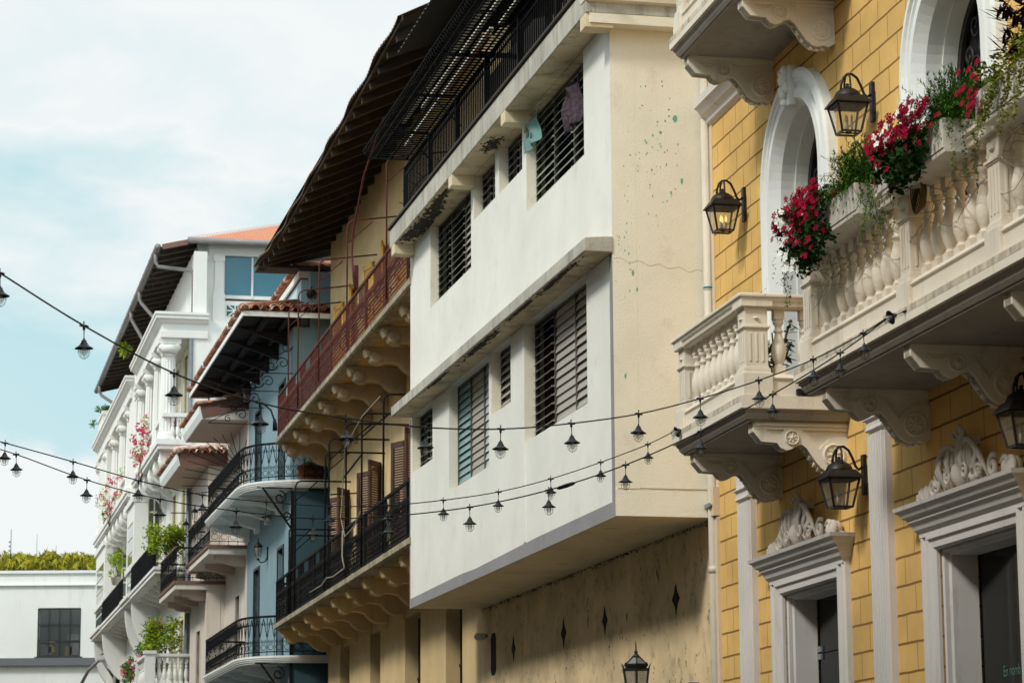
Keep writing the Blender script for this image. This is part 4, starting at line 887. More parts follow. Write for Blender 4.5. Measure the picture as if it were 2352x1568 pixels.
M_wood = base('plant_stem', (.10, .07, .04), .9)[0]
# ================================================= roof tiles
def tile_mat():
    m, t, b = base('clay_tile', (.35, .11, .06), .8); g = nd(t, 'ShaderNodeNewGeometry'); r_ = nd(t, 'ShaderNodeValToRGB')
    for p, c_ in ((0, (.36, .13, .06)), (.35, (.50, .20, .095)), (.7, (.58, .29, .16)), (1, (.30, .12, .065))):
        e = r_.color_ramp.elements.new(p) if p not in (0, 1) else r_.color_ramp.elements[int(p)]; e.color = (*c_, 1)
    lk(t, g, 'Random Per Island', r_, 0)
    tcn = nd(t, 'ShaderNodeTexCoord'); n_ = nd(t, 'ShaderNodeTexNoise', i_Scale=5.0, i_Detail=6.0); lk(t, tcn, 'Object', n_, 'Vector'); rr = nd(t, 'ShaderNodeMapRange', i_1=.5, i_2=.7, i_3=0, i_4=.6); lk(t, n_, 'Fac', rr, 0)
    x = nd(t, 'ShaderNodeMix', data_type='RGBA'); x.inputs[7].default_value = (.10, .055, .04, 1); lk(t, r_, 0, x, 6); lk(t, rr, 0, x, 0); lk(t, x, 2, b, 'Base Color'); return m
M_tile = tile_mat()
def tiles(m, a, d, length, r_=.085, n=6, lap=.38):
    """one course of overlapping half-round tiles from the eave point a, rising along d"""
    d = Vector(d).normalized(); a = Vector(a); sd = d.cross(Vector((0, 0, 1))).normalized(); up = sd.cross(d); k = max(1, int(length / lap))
    for i in range(k):
        p0 = a + d * (i * lap) + up * .012 * 0; p1 = a + d * min(length, (i + 1) * lap + .05) + up * (-.028); p0 = p0 + up * .02
        q = []
        for p, rr in ((p0, r_ * 1.05), (p1, r_ * .88)):
            for j in range(n + 1): t = math.pi * j / n; q.append(p + sd * (rr * math.cos(t)) + up * (rr * math.sin(t)))
        for p, rr in ((p0, r_ * .86),):
            for j in range(n + 1): t = math.pi * j / n; q.append(p + sd * (rr * math.cos(t)) + up * (rr * math.sin(t)))
        N_ = n + 1; m.add(q, [(j, j + 1, N_ + j + 1, N_ + j) for j in range(n)] + [(j, 2 * N_ + j, 2 * N_ + j + 1, j + 1) for j in range(n)])
def tiled_eave(parent, u0, u1, w, z, rise, depth, near=True, pitch=.20, wmin=-2.5, name='roof', tr=.085):
    """hipped clay tile eave: street slope and, at the near end u0, a slope facing us"""
    m = MB(); u = u0 + .1
    while u < u1:
        L = depth if not near else min(depth, max(.3, (u - u0) / .98))
        tiles(m, (u, w + .05, z), (0, -1, rise), min(L, depth) * math.hypot(1, rise), r_=tr); u += pitch
    if near:
        y = w - .05
        while y > wmin:
            L = min(depth, w - y + .15); tiles(m, (u0 - .05, y, z), (1, 0, rise), L * math.hypot(1, rise), r_=tr); y -= pitch
        m.tube([(u0 - .02, w + .03, z + .05), (u0 + depth, w - depth, z + .05 + depth * rise)], .10, 8)
    o = m.build(name, M_tile, parent, fix=False)
    m = MB(); zz = z - .02
    if near: m.add([(u0, w, zz), (u1, w, zz), (u1, w - depth, zz + depth * rise), (u0 + depth, w - depth, zz + depth * rise), (u0, wmin, zz), (u0 + depth, wmin, zz + depth * rise)], [(0, 1, 2, 3), (0, 3, 5, 4)])
    else: m.add([(u0, w, zz), (u1, w, zz), (u1, w - depth, zz + depth * rise), (u0, w - depth, zz + depth * rise)], [(0, 1, 2, 3)])
    m.build('tile_bed', M_tile, o, fix=False); return o
# ================================================= wrought iron
def iron_panel(m, a, b, z0, z1, r_=.010, pitch=.26, style=0):
    """scrolled wrought iron between two plan points"""
    a = Vector((a[0], a[1])); b = Vector((b[0], b[1])); L = (b - a).length; d = (b - a) / L; n = max(1, round(L / pitch)); st = L / n; h = z1 - z0
    P = lambda s, z: (a.x + d.x * s, a.y + d.y * s, z)
    for z, k in ((z1, 1.6), (z0 + .10, 1), (z1 - .02, 1)): m.bar(P(0, z), P(L, z), r_ * 2 * k)
    for i in range(n):
        c = st * (i + .5); m.bar(P(st * i, z0), P(st * i, z1), r_ * 1.3)
        def sp(cs, cz, R0, a0, sg, tr=1.25, nn=12): return [P(cs + R0 * (1 - .8 * j / nn) * math.cos(a0 + sg * tr * 6.283 * j / nn), cz + R0 * (1 - .8 * j / nn) * math.sin(a0 + sg * tr * 6.283 * j / nn)) for j in range(nn + 1)]
        for sg in (-1, 1):
            m.tube(sp(c + sg * st * .24, z0 + h * .80, st * .21, 1.57, sg), r_ * .7, 4, caps=False)
            m.tube(sp(c + sg * st * .24, z0 + h * .36, st * .21, -1.57, -sg), r_ * .7, 4, caps=False)
            m.bar(P(c, z0 + h * .95), P(c + sg * st * .45, z0 + h * .48), r_ * 1.0)
        m.tube([P(c + st * .36 * math.cos(6.283 * j / 10), z0 + h * .22 + st * .30 * math.sin(6.283 * j / 10)) for j in range(10)], r_ * .7, 4, closed=True)
def rail_path(parent, path, z0, z1, name='railing', **k):
    m = MB()
    for a, b in zip(path[:-1], path[1:]):
        if math.hypot(b[0] - a[0], b[1] - a[1]) > .05: iron_panel(m, a, b, z0, z1, **k)
    return m.build(name, M_black, parent)
# ================================================= blue house
Bh = froot('blue_house', FL); tag(Bh, 'pale blue house with curved wrought iron balconies under a dark clay tile eave', 'house')
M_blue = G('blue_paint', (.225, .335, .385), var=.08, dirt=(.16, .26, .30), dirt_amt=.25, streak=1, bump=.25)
M_dblue = G('shaded_blue_tone', (.035, .078, .10), var=.08, bump=.2)  # the blue wall again, with its shade put into the colour
M_navy = base('navy_door_paint', (.02, .035, .045), .5)[0]
M_pane = glassm('window_pane_glass', (.10, .13, .14), .06, .8)
drs = [(1.35, 2.35, 5.8, 8.50), (5.95, 7.0, 5.8, 8.42), (1.35, 2.35, 9.95, 12.6), (5.95, 7.0, 9.95, 12.6)]
wall_mb(0, 8.62, 0, 13.7, -.4, 0, drs).build('wall', M_blue, Bh)
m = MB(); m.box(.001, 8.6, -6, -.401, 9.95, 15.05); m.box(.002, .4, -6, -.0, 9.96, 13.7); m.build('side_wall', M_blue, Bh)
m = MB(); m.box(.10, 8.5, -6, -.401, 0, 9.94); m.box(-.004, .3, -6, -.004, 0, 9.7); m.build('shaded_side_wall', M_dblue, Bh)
m = MB(); m.box(-.03, .0, -.04, .03, 0, 9.7); m.build('corner_pole', M_black, Bh)
for a, b, c_, d in drs:
    m = MB(); rect_frame(m, a, b, c_, d, [(.07, 0), (.07, .03), (0, .03), (0, -.12)]); m.box(a, b, -.16, -.12, d - .75, d - .70); m.box((a + b) / 2 - .03, (a + b) / 2 + .03, -.16, -.12, c_, d); m.box(a, a + .07, -.16, -.12, c_, d); m.box(b - .07, b, -.16, -.12, c_, d); m.box(a, b, -.16, -.12, c_, c_ + .8)
    f = m.build('balcony_door', M_navy, Bh); m = MB(); m.box(a, b, -.15, -.14, c_, d); m.build('pane', M_pane, f)
arcp = [(8.9, 0), (8.9, 1.0), (8.75, 1.15), (1.7, 1.15), (1.1, 1.10), (.65, .98), (.30, .76), (.02, .45), (-.18, .05), (-.30, -.45), (-.33, -2.6)]
SL2 = [(0, 0), (0, -.05), (-.02, -.055), (-.02, -.09), (-.045, -.095), (-.045, -.13), (-.075, -.14), (-.075, -.17), (-.3, -.17), (-.3, 0)]
def curved_balcony(z, zr):
    m = MB(); m.sweep([(-o if 0 else o, z + d) for o, d in SL2], arcp[::-1]); s = m.build('balcony', M_white, Bh)
    m = MB(); m.add([(p[0], min(p[1], p[1]), z - .168) for p in [(8.7, -.0), (8.7, 1.0), (1.7, 1.0), (1.1, .95), (.7, .85), (.4, .65), (.15, .38), (-.05, 0), (-.16, -.45), (-.2, -2.6), (.1, -2.6), (.1, -.0)]], [tuple(range(12))])
    m.add([(p[0], p[1], z - .01) for p in [(8.8, -.0), (8.8, 1.1), (1.7, 1.1), (1.1, 1.0), (.7, .9), (.4, .7), (.15, .4), (-.1, 0), (-.25, -.45), (-.3, -2.6), (.1, -2.6), (.1, -.0)]], [tuple(range(12))])
    m.build('balcony_soffit', M_white, s, fix=False)
    rp_ = [(p[0] + (.05 if p[0] < 1 else 0), p[1] - .07) for p in arcp]; rp_[0] = (8.83, .02); rp_[1] = (8.83, 1.0); rp_[2] = (8.7, 1.07)
    rail_path(s, rp_, z, zr, pitch=.25, r_=.012)
    for u in (1.9, 4.0, 6.1, 8.3):
        m = MB(); m.ext([(1.02, z - .165), (1.02, z - .22), (.98, z - .26), (.93, z - .26), (.90, z - .31), (.70, z - .36), (.45, z - .40), (.25, z - .47), (.14, z - .49), (.13, z - .60), (0, z - .60), (0, z - .165)], 'x', u - .16, u + .16); m.build('bracket', M_white, s, bevel=.01)
    m = MB(); m.bar((-.05, .72, z - .18), (-.05, .02, z - 1.15), .045); m.bar((-.05, .85, z - .19), (-.05, .0, z - .19), .03)
    for c_, r0, a0, sg in (((.30, z - .42), .17, 1.5, 1), ((.14, z - .85), .12, -1.2, -1)):
        m.tube([(-.05, c_[0] + r0 * (1 - .8 * i / 16) * math.cos(a0 + sg * 8 * i / 16), c_[1] + r0 * (1 - .8 * i / 16) * math.sin(a0 + sg * 8 * i / 16)) for i in range(17)], .018, 5)
    m.build('scroll_bracket', M_black, s); return s
c2 = curved_balcony(9.95, 10.86); c1 = curved_balcony(5.78, 6.72)
# fan of spikes at the far end of the upper balcony
m = MB()
for i in range(15):
    a = R(62 + i * 9.3); m.bar((9.0, .20 - .45 * math.cos(a) * -1, 11.0 + .3 * math.sin(a)), (9.0, .20 + 1.55 * -math.cos(a) * 1.0, 11.0 + 1.45 * math.sin(a)), .018)
m.build('spike_fan', M_black, c2)
# roof
rf = tiled_eave(Bh, -.78, 11.7, 1.33, 13.93, .30, 2.1, pitch=.25, wmin=-2.6, tr=.105)
M_wtrim = M_white
m = MB(); m.sweep([(0, 13.78), (0, 13.90), (-.03, 13.90), (-.03, 13.78)], [(11.7, -.2), (11.7, 1.33), (-.78, 1.33), (-.78, -2.6)][::-1]); m.build('fascia', M_wtrim, rf)
m = MB(); m.add([(-.76, 1.31, 13.80), (11.68, 1.31, 13.80), (11.68, -.1, 13.88), (-.76, -.1, 13.88), (-.76, -2.6, 13.82)], [(0, 1, 2, 3), (0, 3, 4)])
M_raft2 = G('black_brown_eave_wood', (.016, .012, .012), var=.3, dirt=(.03, .025, .022), dirt_amt=.3); m.build('eave_boarding', M_raft2, rf, fix=False)
for u in (.8, 2.7, 4.6, 6.5, 8.4, 10.3):
    m = MB(); m.add([(u - .06, 1.25, 13.79), (u + .06, 1.25, 13.79), (u + .06, 0, 13.35), (u - .06, 0, 13.35), (u - .06, 0, 13.8), (u + .06, 0, 13.8)], [(0, 1, 2, 3), (0, 3, 4), (1, 5, 2), (2, 5, 4, 3)]); m.build('eave_bracket', M_raft2, rf)
m = MB(); m.bar((-.7, .75, 13.74), (11.6, .75, 13.74), .12, .10); m.bar((-.7, .25, 13.74), (11.6, .25, 13.74), .10, .10); m.build('purlin', M_raft2, rf)
for u in (.02, 2.7, 5.4, 8.2):      # scroll stays below the eave
    m = MB(); m.bar((u, 0, 12.55), (u, 1.15, 12.55), .02); m.bar((u, 0, 13.2), (u, 1.15, 12.56), .018)
    for cy, cz, r0, a0, sg in ((.25, 12.80, .16, 0, 1), (.62, 12.68, .10, 2, -1), (.16, 13.2, .14, 3, 1), (.45, 12.98, .10, 1, -1)):
        m.tube([(u, cy + r0 * (1 - .8 * i / 14) * math.cos(a0 + sg * 8 * i / 14), cz + r0 * (1 - .8 * i / 14) * math.sin(a0 + sg * 8 * i / 14)) for i in range(15)], .012, 4)
    m.build('scroll_stay', M_black, Bh)
# set-back top storey
m = MB(); m.box(.42, 9, -4, -.24, 13.8, 14.965); m.build('penthouse_wall', G('sky_blue_paint', (.46, .62, .68), var=.05, bump=.2), Bh)
m = MB(); m.sweep([(0, 14.98), (0, 15.14), (-.06, 15.14), (-.06, 14.98)], [(9, -.15), (.25, -.15), (.25, -4)][::-1][::-1] if False else [(.25, -4), (.25, -.15), (9, -.15)]); m.build('penthouse_fascia', M_white, Bh); m = MB(); m.box(.31, 9, -3.9, -.2, 14.97, 15.0); m.build('penthouse_soffit', M_raft, Bh)
tiled_eave(Bh, .28, 9.2, -.10, 15.20, .30, 1.6, pitch=.21, wmin=-4, name='penthouse_roof')
m = MB(); m.box(2.2, 2.3, -4.0, -.2, 15.2, 16.7); m.build('brown_gable_boards', M_raft, Bh)
# potted and stored things on the upper balcony
o = froot('basket', FL, -.05, -.42, 9.96); tag(o, 'rust brown wicker basket on the curved upper balcony of the blue house', 'basket')
m = MB(); m.ext([(-.26, 0), (.26, 0), (.30, .34), (-.30, .34)], 'x', -.14, .14); m.build('body', plaster('wicker', (.16, .06, .02), var=.35, scale=9, bump=.8), o)
m = MB(); rn = random.Random(2); leaves(m, (0, 0, .38), (.12, .28, .09), 200, .07, rn); m.build('dried_leaves', leafm('dried_leaf', (.20, .08, .02), (.30, .13, .04)), o, fix=False)
o = froot('plant_pot', FL, -.05, -1.02, 9.96); tag(o, 'black plant pot beside the wicker basket on the blue house balcony', 'pot')
m = MB(); m.lathe([(.12, 0), (.19, .26), (.21, .27), (.21, .33), (.17, .33)], (0, 0, 0), 14); m.build('pot', M_black, o)
# carriage lantern on the blue wall, hanging lantern, small far lanterns
def small_lantern(F, u, w, z, s, lab, hang=False, group='small lanterns down the street', mat=None):
    mt = mat or M_black; o = froot('hanging_lantern' if hang else 'wall_lantern', F, u, w, z); tag(o, lab, 'lantern', group)
    y = 0 if hang else .22 * s
    if not hang:
        m = MB(); m.box(-.05 * s, .05 * s, 0, .03 * s, -.18 * s, .10 * s); m.build('back_plate', mt, o)
        m = MB(); m.tube([(0, .02, -.12 * s), (0, .06 * s, -.22 * s), (0, .16 * s, -.25 * s), (0, y, -.17 * s)], .014 * s, 6); m.build('arm', mt, o)
    else:
        m = MB(); m.tube([(0, 0, .28 * s), (0, 0, .75 * s)], .006, 5); m.build('chain', mt, o)
    m = MB(); m.lathe([(.006 * s, .30 * s), (.02 * s, .27 * s), (.012 * s, .24 * s), (.03 * s, .20 * s), (.08 * s, .15 * s), (.10 * s, .12 * s), (.10 * s, .10 * s)], (0, y, 0), 10); m.build('cap', mt, o)
    m = MB(); m.lathe([(.03 * s, -.16 * s), (.05 * s, -.12 * s), (.085 * s, .10 * s)], (0, y, 0), 8); m.build('glass', M_lampglass, o)
    m = MB(); m.lathe([(.01 * s, -.20 * s), (.035 * s, -.18 * s), (.035 * s, -.15 * s)], (0, y, 0), 8)
    for i in range(4): a = 6.283 * i / 4; m.bar((.05 * s * math.cos(a), y + .05 * s * math.sin(a), -.12 * s), (.087 * s * math.cos(a), y + .087 * s * math.sin(a), .10 * s), .012 * s)
    m.build('cage', mt, o); return o
u_, z_ = FL.hw(1072 / 1.7415, 2205 / 1.7415, 0)
small_lantern(FL, u_, 0, z_, 1.15, 'bronze carriage lantern on the pale blue wall between its two street doors', mat=M_bronze)
w_, z_ = FL.hu(985 / 1.7415, 1575 / 1.7415, 7.4)
small_lantern(FL, 7.4, max(.1, w_), z_, 1.5, 'lantern hanging from a chain under the blue house eave', hang=True)
# ================================================= pale pink house
Ph = froot('pale_pink_house', FA); tag(Ph, 'narrow pale pink white house with two stepped tile canopies and brown edged balconies', 'house')
M_pink = G('pale_pink_paint', (.68, .61, .54), var=.08, dirt=(.40, .34, .28), dirt_amt=.3, streak=1, bump=.2)
M_psoff = G('pink_soffit_paint', (.56, .44, .37), var=.06, bump=.15)
M_bredge = base('brown_edge_paint', (.19, .10, .075), .7)[0]; M_bredge2 = M_bredge
wall_mb(.0, 5.2, 0, 12.9, -.4, 0, [(1.5, 2.5, 5.5, 8.1)]).build('wall', M_pink, Ph)
m = MB(); wall_mb(5.19, 9.68, 0, 12.2, .13, .535, [(6.6, 7.6, 4.9, 7.5)], m); m.box(5.191, 9.67, -3, .12, 0, 12.2); m.build('bay_wall', M_pink, Ph)
for a, b, c_, d, w in ((1.5, 2.5, 5.5, 8.1, 0), (6.6, 7.6, 4.9, 7.5, .535)):
    m = MB(); rect_frame(m, a, b, c_, d, [(.18, w), (.18, w + .03), (0, w + .03), (0, w - .25)]); f = m.build('door_frame', G('door_surround_paint', (.60, .54, .46), var=.06) if w == 0 else MATS['door_surround_paint'], Ph)
    m = MB(); m.box(a, b, w - .30, w - .24, c_, d); m.build('door', M_brown, f)
def brown_balcony(u0, u1, w, z, zr, wn, nb):
    m = MB(); m.ext([(wn, z - .24), (w - .03, z - .24), (w - .03, z - .09), (wn, z - .09)], 'x', u0 + .03, u1 - .03); s = m.build('balcony', M_pink, Ph)
    m = MB(); m.ext([(wn, z - .092), (w, z - .092), (w + .01, z - .05), (w + .01, z), (wn, z)], 'x', u0, u1); m.build('brown_edge', M_bredge, s)
    rail_path(s, [(u1 - .05, max(wn, 0)), (u1 - .05, w - .06), (u0 + .05, w - .06), (u0 + .05, wn)], z, zr, pitch=.24)
    m = MB(); m.bar((u0 + .05, w - .06, zr + .02), (u1 - .05, w - .06, zr + .02), .06, .04); m.build('handrail', M_bredge, s)
    w0 = 0 if u0 < 1 else .535
    for i in range(nb):
        u = u0 + .55 + i * (u1 - u0 - 1.1) / (nb - 1); m = MB(); m.ext([(w - .25, z - .24), (w - .25, z - .40), (w - .5, z - .44), (w0 + .5, z - .46), (w0 + .3, z - .52), (w0, z - .54), (w0, z - .24)], 'x', u - .15, u + .15); m.build('bracket', M_psoff, s)
brown_balcony(.06, 5.9, 1.07, 9.31, 10.30, 0, 3); brown_balcony(5.12, 10.2, 1.47, 8.80, 9.76, 0, 3)
def canopy(u0, u1, w, z, wn, soff, name='canopy'):
    m = MB(); m.box(u0 + .01, u1, wn, w - .08, z - .01, z); s = m.build(name, soff, Ph, fix=False)
    m = MB()
    if u0 < 1: m.ext([(w - .08, z + .01), (w - .0, z + .34), (wn - .3, z + .78), (wn - .3, z + .34)], 'x', u0, u0 + .009)
    else: m.box(u0, u0 + .009, wn - .3, w - .07, z, z + .38)
    m.build('brown_fascia', M_bredge, s)
    m = MB(); m.ext([(w - .08, z + .0), (wn - .3, z + .0), (wn - .3, z + .36)], 'x', u0 + .011, u0 + .02); m.build('gable_panel', M_pink, s)
    m = MB(); m.ext([(w - .08, z - .012), (w - .05, z - .012), (w + .02, z + .16), (w + .03, z + .34), (w, z + .34)], 'x', u0, u1); m.build('fascia', M_white, s); return s
ca = canopy(.1, 4.6, 1.33, 12.74, 0, M_psoff); tiled_eave(ca, .05, 4.7, 1.36, 13.12, .26, 1.9, near=False, name='roof')
cb = canopy(5.0, 10.4, 1.45, 12.12, 0, M_psoff); tiled_eave(cb, 4.95, 10.5, 1.48, 12.50, .26, 1.8, wmin=.0, name='roof')
m = MB(); m.add([(.1, 1.36, 13.08), (.1, -.6, 13.08), (.1, -.6, 13.62)], [(0, 1, 2)]); m.build('gable_boards', M_raft, ca, fix=False)
# ================================================= ornate white house
Oh = froot('ornate_white_house', FW); tag(Oh, 'ornate white house with tall fluted columns, dark rafter eave and orange metal roof', 'house')
M_ow = G('ornate_white_paint', (.74, .735, .70), var=.05, dirt=(.55, .50, .42), dirt_amt=.22, streak=1, bump=.15)
M_yfr = base('pale_yellow_frame', (.72, .66, .44), .6)[0]
M_orange = None
def corr_mat(name, col):
    m, t, b = base(name, col, .5); tcn = nd(t, 'ShaderNodeTexCoord'); w = nd(t, 'ShaderNodeTexNoise', i_Scale=1.2, i_Detail=5.0); lk(t, tcn, 'Object', w, 'Vector'); x = nd(t, 'ShaderNodeMix', data_type='RGBA'); x.inputs[6].default_value = (*col, 1); x.inputs[7].default_value = (col[0] * .8, col[1] * .75, col[2] * .7, 1); lk(t, w, 'Fac', x, 0); lk(t, x, 2, b, 'Base Color'); return m
M_orange = corr_mat('orange_metal_roof', (.62, .24, .12))
m = MB(); wall_mb(0, 29, 0, 19.6, -.4, 0, [(1.2, 2.4, 13.5, 16.6), (4.0, 5.2, 13.5, 16.6), (6.9, 8.1, 13.5, 16.6), (1.2, 2.4, 9.7, 12.5), (4.3, 5.5, 9.7, 12.5), (1.2, 2.4, 5.2, 8.2), (4.3, 5.5, 5.2, 8.2)], m); m.build('wall', M_ow, Oh)
m = MB(); m.box(.002, 28.9, -9, -.401, 0, 17.4); m.box(2.2, 28.9, -9, -.41, 17.4, 19.9); m.build('inner_wall', M_ow, Oh)
for a, b, c_, d in ((1.2, 2.4, 13.5, 16.6), (4.0, 5.2, 13.5, 16.6), (6.9, 8.1, 13.5, 16.6), (1.2, 2.4, 9.7, 12.5), (4.3, 5.5, 9.7, 12.5), (1.2, 2.4, 5.2, 8.2), (4.3, 5.5, 5.2, 8.2)):
    m = MB(); rect_frame(m, a, b, c_, d, [(.14, .0), (.14, .05), (.0, .05), (0, -.2)]); 
    for k in range(5): m.box(a, b, -.2, -.15, c_ + (d - c_) * k / 4 - .03, c_ + (d - c_) * k / 4 + .03)
    for k in range(3): m.box(a + (b - a) * k / 2 - .03, a + (b - a) * k / 2 + .03, -.2, -.15, c_, d)
    f = m.build('window', M_yfr, Oh); m = MB(); m.box(a, b, -.22, -.19, c_, d); m.build('pane', M_pane, f)
ENT = [(0, 0), (.06, .02), (.06, .22), (.02, .24), (.02, .44), (.10, .50), (.14, .56), (.22, .60), (.22, .68), (.26, .72), (.26, .80), (-.3, .80), (-.3, 0)]
def column(parent, u, w, z0, z1, r_=.26):
    m = MB(); k = 20; prof = [(1.25, 0), (1.25, .10), (1.15, .14), (1.22, .20), (1.05, .26)]
    m.lathe([(r_ * a, z) for a, z in prof], (u, w, z0), 20); h = z1 - z0
    n = 16; q = []
    for z, s in ((.26, 1.0), (h * .4, .98), (h - .55, .84)):
        for i in range(n * 2): a = math.pi * i / n; rr = r_ * s * (1 if i % 2 else .90); q.append((u + rr * math.cos(a), w + rr * math.sin(a), z0 + z))
    m.add(q, [(j * 2 * n + i, j * 2 * n + (i + 1) % (2 * n), (j + 1) * 2 * n + (i + 1) % (2 * n), (j + 1) * 2 * n + i) for j in range(2) for i in range(2 * n)])
    o = m.build('column', M_ow, parent)
    m = MB(); m.lathe([(r_ * .84, h - .55), (r_ * .95, h - .5), (r_ * .88, h - .42), (r_ * 1.0, h - .30), (r_ * 1.0, h - .22)], (u, w, z0), 16)
    for du in (-1, 1):
        m.tube([(u + du * r_ * .95, w - r_ * 1.02, z0 + h - .30), (u + du * r_ * .95, w + r_ * 1.02, z0 + h - .30)], .15, 12); m.tube([(u + du * r_ * .95, w - r_ * 1.1, z0 + h - .30), (u + du * r_ * .95, w + r_ * 1.1, z0 + h - .30)], .05, 8)
        for dw in (-1, 1): m.tube([(u - .001 + du * r_ * .55, w + dw * r_ * .9, z0 + h - .28), (u + du * r_ * 1.35, w + dw * r_ * .9, z0 + h - .28)], .11, 10)
    m.box(u - r_ * 1.35, u + r_ * 1.35, w - r_ * 1.35, w + r_ * 1.35, z0 + h - .17, z1); m.build('capital', M_ow, o); return o
def leafbr(parent, u, w1, z, w0=0):
    m = MB(); m.ext([(w1 - .05, z), (w1 - .05, z - .22), (w1 - .18, z - .42), (w1 - .30, z - .50), (w0 + .42, z - .50), (w0 + .18, z - .72), (w0, z - .85), (w0, z)], 'x', u - .16, u + .16)
    m.lathe([(.04, -.32), (.13, -.22), (.17, -.05), (.14, .10), (.05, .18)], (u, w1 - .16, z - .25), 10); m.tube([(u - .19, w1 - .38, z - .26), (u + .19, w1 - .38, z - .26)], .15, 12); m.tube([(u - .18, w0 + .15, z - .48), (u + .18, w0 + .15, z - .48)], .13, 10)
    for i in range(5): m.tube([(u + .175, w1 - .3 - .09 * i, z - .12), (u + .18, w1 - .34 - .09 * i, z - .38)], .022, 5); m.tube([(u - .175, w1 - .3 - .09 * i, z - .12), (u - .18, w1 - .34 - .09 * i, z - .38)], .022, 5)
    m.build('carved_bracket', M_ow, parent)
def wpost(m, x, y, z0, z1, s): m.box(x - s, x + s, y - s, y + s, z0, z1); m.box(x - s - .04, x + s + .04, y - s - .04, y + s + .04, z1 - .1, z1)
for k, (u0, u1, cols) in enumerate(((0.0, 9.6, (.38, 2.9, 6.0, 9.1)), (12.0, 29.3, (13.9, 17.4, 21.2, 25.0, 28.8)))):
    m = MB(); m.sweep([(o, 16.80 + d) for o, d in ENT], [(u0, -.45), (u0, .95), (u1, .95), (u1, 0)]); m.box(u0 + .2, u1 - .1, -.4, .8, 16.82, 17.55); e = m.build('entablature', M_ow, Oh)
    for u in cols: column(e, u, .72, 13.62, 16.80)
    m = MB(); m.sweep([(o, 13.30 + d) for o, d in [(0, 0), (.05, .03), (.05, .12), (.10, .16), (.10, .32), (-.4, .32), (-.4, 0)]], [(u0, 0), (u0, .98), (u1, .98), (u1, 0)]); m.box(u0 + .1, u1 - .1, 0, .7, 13.302, 13.6); s = m.build('balcony', M_ow, Oh)
    m = MB(); 
    for a, b in zip(cols[:-1], cols[1:]):
        n = int((b - a - .6) / .26)
        for i in range(n): baluster_pos(m, a + .3 + (b - a - .6) * (i + .5) / n, .78, 13.62, .72, 6)
    for i in range(3): baluster_pos(m, u0 + .12, .12 + .14 + i * .16, 13.62, .72, 8)
    m.build('balusters', M_ow, s); m = MB(); m.sweep([(0, 14.34), (0, 14.46), (-.22, 14.46), (-.22, 14.34)], [(u0, -.1), (u0, .90), (u1, .90), (u1, 0)]); m.build('handrail', M_ow, s)
    u = u0 + .5
    while u < u1: leafbr(s, u, .98, 13.30); u += 1.9
for u in (9.9, 29.4):      # pedestal urn blocks on the roof line
    m = MB(); m.box(u - .1, u + .8, -.1, .95, 16.5, 18.1); m.box(u - .14, u + .84, -.14, 1.0, 17.9, 18.1); m.build('pedestal', M_ow, Oh)
m = MB(); m.box(26.0, 28.8, .1, 1.0, 17.6, 18.55); m.box(25.95, 28.85, .05, 1.05, 18.4, 18.55); m.build('roof_planter', M_ow, Oh)
# bays with corbels
for u0, u1 in ((10.0, 13.2), (24.2, 29.4)):
    m = MB(); m.box(u0, u1, .45, .92, 9.7, 16.8); m.box(u0 + .03, u1 - .03, 0, .45, 13.15, 16.8); m.box(u0 - .02, u1 + .05, .44, 1.0, 12.9, 13.1); m.box(u0 - .04, u1 + .04, .4, .98, 10.6, 10.8); b_ = m.build('bay', M_ow, Oh)
    m = MB(); a, b, c_, d = .03, .44, 9.75, 13.12
    for k in range(7): m.box(u0 + .06, u0 + .12, a, b, c_ + (d - c_) * k / 6 - .03, c_ + (d - c_) * k / 6 + .03)
    for k in range(3): m.box(u0 + .06, u0 + .12, a + (b - a) * k / 2 - .025, a + (b - a) * k / 2 + .025, c_, d)
    for k in range(6): m.box(u0 + .6, u1 - .6, .925, .94, c_ + 2.5 * k / 5, c_ + 2.5 * k / 5 + .05)
    f = m.build('window', M_yfr, b_); m = MB(); m.box(u0 + .12, u0 + .13, 0, .45, 9.7, 13.14); m.box(u0 + .65, u1 - .65, .921, .924, 9.8, 12.3); m.build('pane', M_pane, f)
    m = MB(); m.sweep([(o, 9.45 + d) for o, d in [(0, 0), (.05, .03), (.05, .10), (.12, .15), (.12, .27), (-.4, .27), (-.4, 0)]], [(u0 - .1, 0), (u0 - .1, 1.0), (u1 + .1, 1.0), (u1 + .1, 0)]); m.box(u0, u1, 0, .7, 9.46, 9.7); m.build('bay_sill', M_ow, b_)
    for uu in (u0 + .0, u1 - .35):
        m = MB(); P = [(.95, 9.45)] + [(.95 * math.cos(R(a)), 9.45 - 1.9 * math.sin(R(a))) for a in range(6, 90, 7)] + [(0, 7.55), (0, 9.45)]
        m.ext(P, 'x', uu, uu + .35); m.build('corbel', M_ow, b_)
